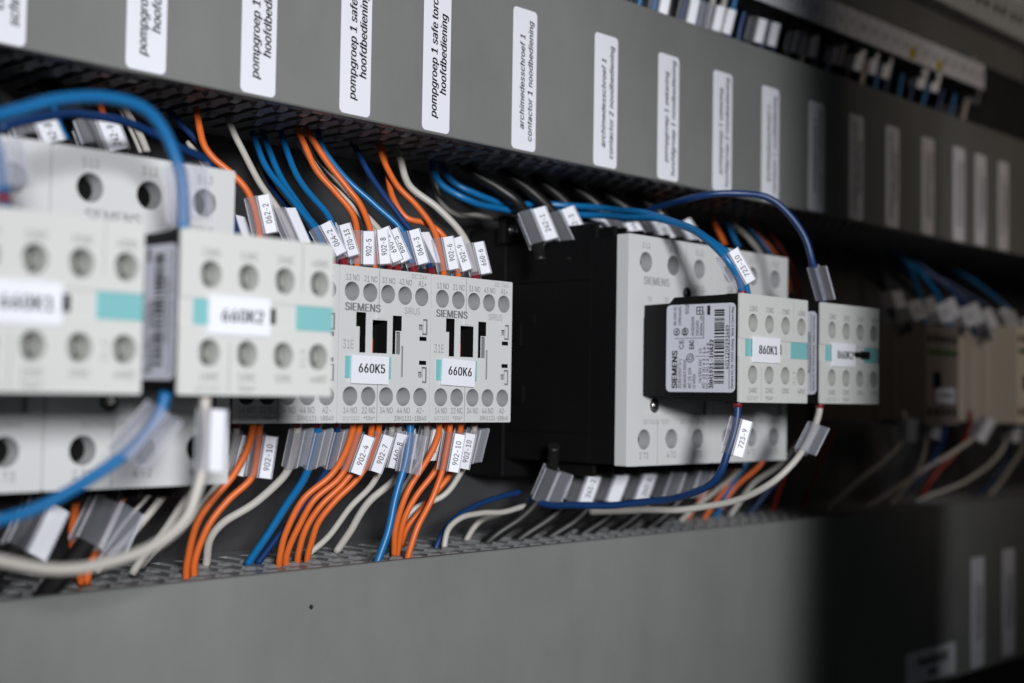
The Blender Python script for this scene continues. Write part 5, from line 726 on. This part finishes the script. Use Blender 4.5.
W('white', [(477,286), (474,268), (468,248), (457,228), (438,209), (411,187), (399,156), (394,146)], YT, 424, 'white wire with the rightmost sleeve above relay 660K6', GU, ferrule=6, mark=mk('660-6', 4.3, roll=0.1), r=1.5)
W('white', [(540,228,440), (505,220), (480,217), (462,216), (446,206), (436,190), (431,168), (430,150)], 440, 440, 'greyed white wire curving in the shade left of the contactor', GU)
W('blue', [(743,298,315), (739,279,315), (725,257,318), (702,237,330), (672,222,348), (648,217,362), (600,216,392), (548,213,414), (505,209,420), (468,200), (444,188), (434,172), (432,155)], YA+4, 436, 'bright blue wire arching to the 860K1 block, lower of the pair', GU, pw=0.75, r=1.55, ferrule=3.4,
  mark=mk('723-10', 5, roll=0.1, wide=1.3))
W('blue', [(748,298,317), (744,280,317), (730,257,321), (706,237,333), (676,222,350), (646,213,366), (600,209,396), (550,204,416), (505,203,422), (470,192), (450,180), (440,160)], YA+5, 437, 'bright blue wire arching to the 860K1 block, upper of the pair', GU, pw=0.75, r=1.5)
W('navy', [(824,310,315), (821,292,315), (813,264,315), (803,237,318), (787,213,323), (765,197,330), (732,192,340), (695,197,354), (655,209,380), (620,222,405), (590,235,425)], YA+4, 432, 'dark blue wire arching over to the 860K2 block', GU, r=1.5, pw=0.8,
  mark=mk(None, 5, roll=-0.5, length=16, insert=False))
# ---- power cables into the tops of the big contactors
def power(xc, pts, y1, label, text, roll, a0=9, **k):
    u, v = pts[0]
    return W('cable', pts, YC+34, y1, label, 'black power cables above the big contactors', r=2.6, name='power_cable', cat='cable', mark=mk(text, a0, scale=1.45, roll=roll, length=17, **k) if text is not False else None)
power(0, [(541,262), (536,240), (521,206), (498,188), (472,172), (452,152)], 432, 'black cable with the big front sleeve marked 242-1, above the contactor side', '242-1', 0.25)
power(0, [(572,262), (566,238), (552,212), (528,188), (504,172), (488,154)], 430, 'black cable behind the front sleeve 242-1, second from the left', '242-3', 0.25)
power(0, [(602,262), (597,242), (585,222), (560,196), (536,178), (520,160)], 430, 'black cable passing behind the blue pair, third from the left', '242-5', 0.25)
power(0, [(632,262), (628,244), (616,222), (592,200), (566,184), (548,168)], 430, 'black cable whose sleeve rises behind the white contactor front, at its left end', '244-1', 0.25)
power(0, [(664,266), (660,250), (648,228), (624,206), (600,190), (580,174)], 430, 'black cable with a sleeve just left of the dark blue arch', '244-3', 0.25)
power(0, [(694,270), (690,254), (678,234), (656,210), (632,194), (612,178)], 430, 'black cable with its sleeve under the dark blue arch', '244-5', 0.25)
# ---- control wires at the right-hand contactor, behind the white front
for c, p, lb, t in (('orange', [(706,286),(694,268),(682,250),(668,236),(655,220)], 'orange wire dropping behind the 860K1 front, beside a white sleeve', 0),
                 ('orange', [(740,286),(732,262),(722,240),(714,222),(708,204)], 'orange wire in the shade behind the blue arch of 860K1', 0),
                 ('blue', [(752,286),(744,258),(734,236),(724,216),(716,200)], 'bright blue wire in the shade, first right of the arch', 0),
                 ('white', [(775,290),(764,258),(750,240),(734,226),(722,208)], 'greyed white wire in the shade above the 860K1 block', 0),
                 ('blue', [(782,290),(774,262),(762,244),(748,228),(738,206)], 'bright blue wire in the shade below the dark blue arch', 0),
                 ('red', [(800,296),(792,268),(780,246),(766,230),(754,214)], 'dull red wire in the shade left of the 860K2 sleeve', 0),
                 ('orange', [(790,292),(784,270),(772,250),(760,236),(750,216)], 'dim orange wire in the shade inside the dark blue arch', 0)):
    W(c, p, 412, 436, lb, GU)
# ---- wires over the blurred contactors on the left
W('blue', [(183,232), (183,200), (180,168), (166,134), (142,108), (104,96), (60,98), (20,108), (-30,122)], YA+4, 318, 'thick blurred blue wire arching over the left contactors', GU, r=1.6, pw=1.0,
  mark=mk(None, 3, wide=1.5, roll=0.2, length=15, scale=1.1, insert=False))
W('navy', [(216,176), (204,160), (182,150), (150,132), (112,117), (70,113), (36,118), (0,128)], 388, 360, 'dark blue blurred wire running under the thick blue arch', GU, r=1.4)
W('navy', [(250,270), (238,235), (216,168), (196,140), (176,118), (160,100)], YT+2, 430, 'dark blue wire passing behind the 660K2 contactor corner', GU)
W('white', [(246,270), (238,246), (226,210), (206,168), (188,142)], YT+4, 425, 'white wire whose clear sleeve stands left of the orange wire', GU, mark=mk(None, 9, roll=0.8))
W('orange', [(130,190), (118,152), (108,126), (98,98), (92,80)], 400, 428, 'orange blurred wire under the blue arch at the left', GU)
W('white', [(160,190), (148,152), (134,124), (122,104)], 398, 424, 'white blurred wire right of the orange one, under the blue arch', GU)
W('white', [(150,190), (140,150), (126,120), (116,100)], 404, 428, 'thin white blurred wire touching its neighbour under the blue arch', GU, r=0.9)
W('blue', [(76,160), (66,138), (58,116), (52,92), (50,70)], 402, 430, 'bright blue blurred wire between two sleeves at the upper left', GU)
W('blue', [(4,206), (3,184), (0,160), (-10,130)], YA+4, 330, 'blurred blue wire stub at the left edge, above the 660K1 block', GU, r=1.5, ferrule=3, mark=mk(None, 5, length=16, scale=1.0, insert=False))
LCAB = 'black power cables above the blurred contactors'
for u, lb, t in ((-6, 'blurred black cable at the upper left corner of the contactors', False), (34, 'blurred black cable with a white sleeve, first right of the left edge', '242-8'), (96, 'blurred black cable with a grey and white sleeve under the blue arch', '242-9')):
    W('cable', [(u+6,176), (u,150), (u-14,122), (u-34,98), (u-58,80), (u-80,64)], YC+34, 432, lb, LCAB, r=3.0, name='power_cable', cat='cable', mark=mk(t, 6, scale=1.6, roll=0.3, length=17, insert=True) if t else None)

# ---- below the small relays
W('white', [(236,414), (236,434), (231,456), (222,478), (206,500), (190,520), (166,540), (140,567)], YT+8, 424, 'white wire leaving the relay left of 660K5, first below it', GL, ferrule=5, mark=mk('660-4', 7.2))
W('orange', [(253,414), (252,432), (246,452), (233,474), (214,497), (197,526), (188,560), (186,582)], YT-3, 404, 'orange wire curving left in front of its twin, left of sleeve 902-10', GL)
W('orange', [(260,414), (259,434), (256,458), (249,480), (229,501), (208,527), (196,560), (194,582)], YT, 405, 'orange wire in the leftmost sleeve marked 902-10', GL, mark=mk('902-10', 7.2))
W('white', [(297,414), (297,434), (292,456), (282,477), (258,500), (226,520), (211,540), (206,566)], YT, 424, 'white wire in a clear sleeve, below the relay left of 660K5', GL, ferrule=5, mark=mk(None, 7.2, roll=0.8, insert=False), r=1.5)
W('blue', [(317,414), (317,434), (312,456), (304,478), (285,511), (264,540), (247,565)], YT, 418, 'bright blue wire in a clear sleeve, left of the dark blue one', GL, ferrule=5, mark=mk(None, 7.2, roll=0.85, insert=False), r=1.5)
W('navy', [(337,414), (337,434), (331,456), (320,479), (296,515), (272,546), (257,564)], YT+1, 420, 'dark blue wire in a clear sleeve beside the bright blue one', GL, ferrule=5, mark=mk(None, 7.2, roll=0.85, insert=False))
W('orange', [(353,414), (352,432), (343,456), (330,477), (304,500), (288,530), (280,556), (279,568)], YT, 410, 'orange wire under 660K5, outermost on the left', GL)
W('orange', [(360,414), (359,432), (350,458), (338,478), (313,500), (297,528), (287,556), (286,568)], YT, 411, 'orange wire under 660K5 in the sleeve 902-4', GL, mark=mk('902-4', 7.2))
W('orange', [(372,414), (371,432), (364,458), (346,483), (322,504), (305,530), (298,552), (297,566)], YT+1, 412, 'orange wire under 660K5 between the sleeves 902-4 and 902-7', GL)
W('orange', [(379,414), (378,432), (371,458), (358,480), (335,502), (317,525), (308,552), (307,566)], YT, 413, 'orange wire under 660K5 in the sleeve 902-7', GL, mark=mk('902-7', 7.2))
W('white', [(391,414), (391,434), (385,458), (371,487), (350,510), (326,538), (306,556)], YT+1, 420, 'white wire in the sleeve 660-8, hidden lower down by orange wires', GL, ferrule=5, mark=mk('660-8', 7.2))
W('white', [(398,414), (398,434), (401,456), (396,478), (370,502), (350,530), (336,552)], YT+3, 424, 'white wire crossing the open gap under 660K5', GL, ferrule=5, mark=mk('660-9', 7.2), r=1.5)
W('blue', [(410,414), (410,434), (407,456), (402,478), (392,516), (384,542), (376,566)], YT, 388, 'bright blue wire dropping straight under the right end of 660K5', GL, ferrule=4, mark=mk(None, 7.2, roll=0.5, insert=False), r=1.5)
W('white', [(426,414), (426,434), (420,456), (410,478), (396,500)], YT+2, 412, 'white wire in the short white sleeve right of the straight blue wire', GL, ferrule=5, mark=mk('660-7', 7.2, roll=0.4))
W('orange', [(439,414), (438,436), (426,464), (405,498), (395,530), (394,556)], YT, 404, 'orange wire beneath 660K6, leftmost, running close to the blue wire', GL)
W('orange', [(446,414), (446,436), (438,466), (418,494), (403,522), (398,548), (397,556)], YT+2, 408, 'orange wire beneath 660K6, second from the left', GL)
W('orange', [(450,414), (449,436), (445,458), (441,476), (432,502), (416,530), (408,556), (407,566)], YT, 396, 'orange wire beneath 660K6 in the left sleeve 902-10', GL, mark=mk('902-10', 7.2))
W('orange', [(461,414), (460,434), (456,456), (448,478), (427,504), (408,526), (402,546)], YT, 408, 'orange wire beneath 660K6 in the right sleeve 902-10', GL, mark=mk('902-10', 7.2))
W('white', [(474,414), (474,434), (470,456), (459,476), (442,496), (414,510), (402,524), (396,540)], YT+1, 416, 'white wire weaving behind the orange wires under 660K6', GL, ferrule=5, mark=mk(None, 7.2, roll=0.7, insert=False))
W('navy', [(520,492), (495,498), (472,507), (451,521), (438,542), (434,556)], 420, 418, 'dark blue wire curving into the lower duct right of 660K6', GL)
W('white', [(525,506), (500,513), (480,513), (463,516), (450,528), (445,544), (444,556)], 414, 412, 'white wire bending down into the duct beside a dark blue one', GL)
W('white', [(500,514), (482,520), (472,530), (464,545)], 432, 432, 'greyed white wire behind the bent white one, at the duct edge', GL)
# ---- below the 860 blocks
W('navy', [(738,396,315), (737,420,315), (731,446,316), (720,472,320), (700,489,330), (660,500,352), (610,506,375), (556,505,398), (530,500,412)], YA+4, 410, 'dark blue wire with sleeve 723-9, sweeping left under 860K1', GL, pw=0.85, r=1.55, ferrule=4.6, mark=mk('723-9', 9, wide=1.15))
W('white', [(820,398,315), (818,416,315), (808,442,315), (792,466,318), (768,486,326), (734,500,342), (690,508,362), (640,511,384), (590,512,406)], YA+4, 412, 'white wire with an empty clear sleeve, sweeping left under 860K2', GL, pw=0.85, r=1.5, ferrule=4.6, mark=mk(None, 13, roll=-0.3, wide=1.3, length=15, insert=False))
LCG = 'black power cables under the big contactors'
for i, (u, lb, t) in enumerate(((548, 'black cable with the pale front sleeve, left end of the row under the contactor', None), (578, 'black cable under the contactor, second sleeve from the left', '243-2'),
                 (606, 'black cable under the contactor, third sleeve from the left', None), (634, 'black cable under the contactor, fourth sleeve from the left with printed strip', '243-6'),
                 (662, 'black cable under the contactor, fifth sleeve from the left', None), (690, 'black cable under the contactor, sixth sleeve and nearest the orange wires', None))):
    W('cable', [(u+6, 446), (u+4, 470), (u-6, 496), (u-28, 518), (u-56, 538), (u-80, 560)], YC+34, 428, lb, LCG, r=2.6, name='power_cable', cat='cable', mark=mk(t, 12, scale=1.45, roll=0.3, length=16, insert=t is not None or i in (2,)))
for c, p, lb in (('white', [(752,440),(738,470),(716,492),(690,512),(660,540)], 'white wire emerging under the 860K1 contactor, left end'),
                 ('orange', [(734,440),(722,466),(702,498),(690,516),(684,530)], 'orange wire under the 860K1 contactor, left of its twin'),
                 ('orange', [(745,440),(734,472),(714,503),(704,520),(698,536)], 'orange wire under the 860K1 contactor, right of its twin'),
                 ('blue', [(758,440),(746,464),(728,492),(714,520),(708,532)], 'bright blue wire under the contactors, between orange wires'),
                 ('orange', [(775,440),(760,464),(736,487),(718,514),(712,530)], 'reddish orange wire slanting under the contactors'),
                 ('white', [(800,440),(780,464),(752,487),(730,516),(722,530)], 'broad pale wire slanting under the right contactor'),
                 ('navy', [(800,446),(782,476),(760,500),(744,520)], 'dark blue wire in the shade behind the white sweep'),
                 ('red', [(800,440),(784,478),(774,504),(768,524)], 'dull red wire hanging in the dark right of the contactors'),
                 ('red', [(835,430),(820,462),(806,496),(796,524)], 'dull red wire farthest right in the dark under 860K2')):
    W(c, p, 408, 432, lb, GL)
# ---- below the blurred blocks on the left
W('blue', [(166,392), (160,412), (140,440), (112,463), (76,487), (36,507), (-10,522), (-60,535)], YA+4, 326, 'thick blurred blue wire falling left from the 660K2 block', GL, r=1.6, mark=mk(None, 5, roll=-0.4, wide=1.6, length=16, scale=1.1, insert=False))
W('white', [(206,390), (205,410), (207,440), (205,468), (198,494), (184,522), (150,548), (104,563), (54,567), (0,560), (-40,548)], YA+4, 318, 'thick blurred white wire looping left from a white sleeve', GL, r=1.55, ferrule=2, mark=mk(None, 5, roll=-0.35, wide=0.75, length=17, scale=1.0))
for c, p, lb, r in (('orange', [(140,450),(124,494),(108,524),(94,556),(86,584)], 'blurred orange wire dropping into the duct behind the white loop', 1.35),
                 ('orange', [(80,480),(72,530),(76,560),(82,584)], 'blurred orange wire at the left end of the lower duct slots', 1.35),
                 ('white', [(178,470),(162,496),(138,526),(110,556),(96,572)], 'blurred white wire slanting beneath the 660K2 contactor', 1.4),
                 ('white', [(168,470),(148,496),(124,524),(98,560)], 'thin blurred white wire left of its thicker twin', 0.8),
                 ('white', [(205,470),(188,496),(166,528),(140,562),(132,574)], 'blurred white wire between the slanting pair and the orange wires', 1.4)):
    W(c, p, 396, 408, lb, GL, r=r)
for u, lb, t, sc in ((36, 'blurred black cable under the left edge of the contactors', '243-8', 1.5), (104, 'blurred black cable with a broad grey sleeve under the contactors', '243-9', 1.9), (-30, 'blurred black cable at the lower left corner', None, 1.5)):
    W('cable', [(u+8, 470), (u+4, 494), (u-8, 526), (u-30, 560), (u-60, 596), (u-80, 620)], YC+34, 386, lb, 'black power cables under the blurred contactors', r=3.0, name='power_cable', cat='cable', mark=mk(None, 9, scale=sc, roll=0.35, length=17, insert=u == 36))
# ------------------------------------------------------------------ dim far right: relays, their wires, terminal strip on the next rail
def far_relay(name, label, loc, W_, H_, front, sidem, kind):
    t = thing(name, label, 'relay', loc, 'dim relays at the far right')
    mb = MB(); holes = []
    n = 5
    for i in range(n):
        x = W_*(i+0.5)/n
        for z in (H_-8, 8): holes.append((circ(x, z, 2.8, 18), 5, M['hollow'], M['hollow'], 0.85))
    holes.append((rrect(W_*0.2, W_*0.45, 22, 32, 0.5, 2), 4, M['hollow'], M['hollow']))
    mb.panel(rrect(0, W_, 0, H_, 0.8, 2), holes, (0, 0, 0), FRONT, 34, front)
    mb.box(0.6, W_-0.6, 34, 76, 1, H_-1, sidem)
    mb.box(-0.25, 1, 44, 50, 24, 36, M['black']); mb.box(-0.3, 1, 20, 23, 8, H_-8, sidem)
    mb.build('housing', t, bevel=0.5)
    mb = MB(); mb.box(2, W_-2, -1.2, 0.2, H_-17.5, H_-14.5, M['green']); mb.build('green_stripe', t, bevel=0.15)
    mb = MB(); mb.box(W_*0.3, W_*0.85, -0.9, 0.2, 13.5, 22.5, M['tape'])
    ftext(mb, kind, 4.4, W_*0.575, 18, M['ink'], d=0.95, bold=0.02, width=W_*0.42); mb.build('marker_tag', t)
    return t
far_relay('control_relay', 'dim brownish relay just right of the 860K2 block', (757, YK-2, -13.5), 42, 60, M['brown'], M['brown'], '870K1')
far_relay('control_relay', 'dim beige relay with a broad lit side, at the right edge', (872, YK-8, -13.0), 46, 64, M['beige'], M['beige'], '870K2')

FU = 'dim wires above the far right relays'
fu = [('blue', (925,326), (905,262), 'dim blue wire above the far relays, leftmost'), ('blue', (950,330), (915,268), 'dim blue wire above the far relays, second'), ('navy', (975,336), (930,272), 'dim dark blue wire above the far relays, third'),
      ('navy', (990,340), (945,286), 'dark blue dim wire above the beige relay'), ('cable', (893,318), (868,262), 'dim black wire right of the 860K2 sleeve'), ('navy', (1010,340), (962,292), 'dark blue dim wire at the right edge'), ('blue', (1030,350), (975,282), 'dim blue wire leaving the photo at the right edge')]
for i, (c, p, q, lb) in enumerate(fu):
    m = ((p[0]*0.65+q[0]*0.35), (p[1]*0.5+q[1]*0.5)-4)
    W(c, [p, m, q, (q[0]-22, q[1]-14)], YK+8, 430, lb, FU, r=1.5, mark=mk(None, 7, roll=0.1*i-0.2, scale=1.35, length=17), n=8)
for i, (u, v) in enumerate(((910,330), (962,335), (1004,338), (938,332))):
    W('cable', [(u,v), (u-8,v-22), (u-26,v-42), (u-46,v-58)], YK+7, 428, ['dim black wire with a broad pale sleeve above the brownish relay', 'dim black wire with a broad pale sleeve above the left corner of the beige relay', 'dim black wire with a broad pale sleeve above the right part of the beige relay', 'dim black wire with a broad pale sleeve between the far relays'][i], FU, r=1.5, n=8,
      mark=mk('870-%d' % (i+1), 5, scale=1.8, length=20, roll=0.15))
FL = 'dim wires below the far right relays'
fl = [('white', [(985,414), (980,430), (962,446), (930,466), (900,486), (874,502), (852,516), (840,530)], 'dim white wire slanting left under the beige relay'), ('white', [(904,412), (902,440), (890,456), (866,474), (842,494), (824,516), (818,530)], 'dim white wire under the brownish relay'),
      ('white', [(928,412), (926,440), (922,458), (908,484), (890,506), (878,524)], 'dim white wire with a pale sleeve under the brownish relay'), ('white', [(1012,412), (1006,440), (992,462), (960,484), (930,496), (902,510), (886,526)], 'dim white wire curving left at the right edge'),
      ('navy', [(1000,412), (1010,450), (996,476), (974,498), (952,518)], 'dark blue dim wire under the beige relay'), ('navy', [(950,412), (940,446), (920,478), (895,500), (880,520)], 'dark blue dim wire between the white ones'),
      ('white', [(1026,412), (1024,440), (1014,462), (998,486), (976,510)], 'dim white wire cut by the right edge'), ('red', [(970,412), (966,436), (950,460), (930,482), (912,516)], 'dull red dim wire under the far relays')]
for i, (c, p, lb) in enumerate(fl): W(c, p, YK+8, 424, lb, FL, r=1.5, n=8, mark=mk(None, 3, roll=-0.3+0.1*i, scale=1.3, length=17) if c == 'white' else None)

# terminal strip above the upper duct
YS = 398.0
def terminal(label, x, z):
    t = thing('terminal_block', label, 'terminal', (x, YS, z), 'row of terminal blocks above the upper duct')
    mb = MB(); mb.panel(rrect(0, 12.7, 15, 40, 0.6, 2), [(circ(6.3, 18.2, 1.8, 14), 6, M['hollow'], M['hollow'])], (0, 0, 0), FRONT, 44, M['black']); mb.build('housing', t, bevel=0.4)
    mb = MB(); mb.box(0.4, 12.3, -1.4, 0.2, 21.5, 38.5, M['paper'])
    k = terminal.k; terminal.k += 1
    mb.text(str(k), 5.5, (6.3, -1.45, 30), XA_, ZA_, M['ink'], xs=0.8, bold=0.02); mb.build('number_tag', t)
    return t
terminal.k = 1
names = ['first', 'second', 'third', 'fourth', 'fifth', 'sixth', 'seventh', 'eighth', 'ninth', 'tenth', 'eleventh', 'twelfth', 'thirteenth', 'fourteenth', 'fifteenth', 'sixteenth', 'seventeenth', 'eighteenth', 'nineteenth', 'twentieth', 'twenty-first', 'twenty-second']
ZS = 190.0
N = 22
for i in range(N):
    terminal('dim terminal block with white number tag, %s from the left in the upper row' % names[i], 590+i*8.2*1.6, ZS)
mb = MB(); mb.box(560, 930, YS+44, YBACK, ZS+8, ZS+38, M['rail']); tag(mb.build('mounting_rail', None, (0, 0, 0)), 'zinc mounting rail carrying the dim terminal blocks', 'rail')
order = names+['twenty-third', 'twenty-fourth', 'twenty-fifth', 'twenty-sixth', 'twenty-seventh', 'twenty-eighth']
TG = 'wires rising from the upper duct to the terminal row'
tw = [(638, 'blue'), (652, 'blue'), (664, 'blue'), (693, 'blue'), (706, 'white'), (716, 'white'), (737, 'navy'), (760, 'navy'), (800, 'white'), (826, 'navy'), (860, 'white'), (874, 'blue'), (897, 'blue'), (922, 'blue'), (938, 'navy'), (962, 'white'), (630, 'cable'), (680, 'navy'), (726, 'blue'), (748, 'cable'), (772, 'navy'), (786, 'cable'), (813, 'navy'), (846, 'cable'), (885, 'navy'), (909, 'navy'), (950, 'blue')]
for i, (u, c) in enumerate(tw):
    vd = 2+(u-620)*0.343   # top edge of the duct there
    cn = dict(blue='bright blue', navy='dark blue', white='white', cable='black')[c]
    rank = sorted(q[0] for q in tw).index(u)
    W(c, [(u+12, vd-62), (u+9, vd-40), (u+3, vd-14), (u-1, vd+6), (u-4, vd+22)], YS+2, 408, '%s dim wire above the upper duct, %s from the left' % (cn, order[rank]), TG, r=1.7, n=8, mark=mk(None, 18, scale=1.1, length=13, roll=0.2, insert=i % 3 != 0) if i % 2 == 1 or c == 'white' else None)
for u, v in ((911, 53), (938, 66)):
    p = at(u, v, YS-1); mb = MB(); mb.box(-3, 3, -2, 3, -3, 3, M['yellow'])
    tag(mb.build('marker_cap', None, p, bevel=0.5), 'small yellow marker cap on the terminal row, %s one' % ('left' if u < 930 else 'right'), 'marker', 'yellow marker caps')
# cover strip and device row above it
mb = MB(); mb.box(540, 960, YS+5, YS+9, 231.5, 254, M['duct']); mb.box(540, 960, YS+1, YS+9, 254, 255.2, M['duct'])
tag(mb.build('cover_strip', bevel=0.4), 'dim grey cover strip between the numbered terminals and the pale blocks', 'cover strip')
for i in range(9):
    t = thing('terminal_block', 'pale dim block at the top right corner, %s from the left' % names[i], 'terminal', (722+i*27, YS-4, 256), 'pale blocks at the top right corner')
    mb = MB(); mb.panel(rrect(0, 25.6, 0, 60, 1, 2), [(circ(x, 14, 3.2, 16), 6, M['hollow'], M['hollow']) for x in (7, 18.5)], (0, 0, 0), FRONT, 50, M['grey']); mb.build('housing', t, bevel=0.4)
    mb = MB(); mb.box(4, 21.6, -0.8, 0.2, 24, 38, M['paper']); mb.build('number_tag', t)
# ------------------------------------------------------------------ camera, light, render settings
cam = bpy.data.cameras.new('camera'); co = bpy.data.objects.new('camera', cam); COL.objects.link(co)
from mathutils import Matrix
rot = Matrix((CR, CU, -CF)).transposed()
co.matrix_world = rot.to_4x4()
cam.sensor_width = 36.0; cam.lens = 36.0*FPX/1024; cam.clip_start = 0.01; cam.clip_end = 50
cam.dof.use_dof = True; cam.dof.focus_distance = 0.520; cam.dof.aperture_fstop = 6.5
SC.camera = co

def spot(name, loc, aim, power, half, blend, radius, col):
    l = bpy.data.lights.new(name, 'SPOT'); l.energy = power; l.spot_size = 2*math.radians(half); l.spot_blend = blend
    l.shadow_soft_size = radius*MM; l.color = col
    o = bpy.data.objects.new(name, l); COL.objects.link(o); o.location = Vector(loc)*MM
    o.rotation_euler = (Vector(aim)-Vector(loc)).to_track_quat('-Z', 'Y').to_euler()
    return o
spot('key_lamp', (-528, -996, 290), (350, 379, 25), 128, 11.4, 0.6, 150, (0.97, 0.985, 1.0))
spot('side_lamp', (800, -450, 60), (240, 379, 20), 3, 15, 0.7, 200, (0.95, 0.98, 1.0))
spot('far_lamp', (400, -450, 300), (960, 385, 130), 7.5, 15.5, 0.7, 110, (1.0, 0.86, 0.72))

w = bpy.data.worlds.new('World'); SC.world = w; w.use_nodes = True
w.node_tree.nodes['Background'].inputs[0].default_value = (0.9, 0.95, 1.0, 1)
w.node_tree.nodes['Background'].inputs[1].default_value = 0.02
SC.view_settings.view_transform = 'Standard'; SC.view_settings.look = 'None'; SC.view_settings.exposure = 0; SC.view_settings.gamma = 1
SC.render.engine = 'CYCLES'
SC.cycles.use_denoising = True
SC.cycles.max_bounces = 8; SC.cycles.transparent_max_bounces = 16
SC.cycles.caustics_reflective = False; SC.cycles.caustics_refractive = False
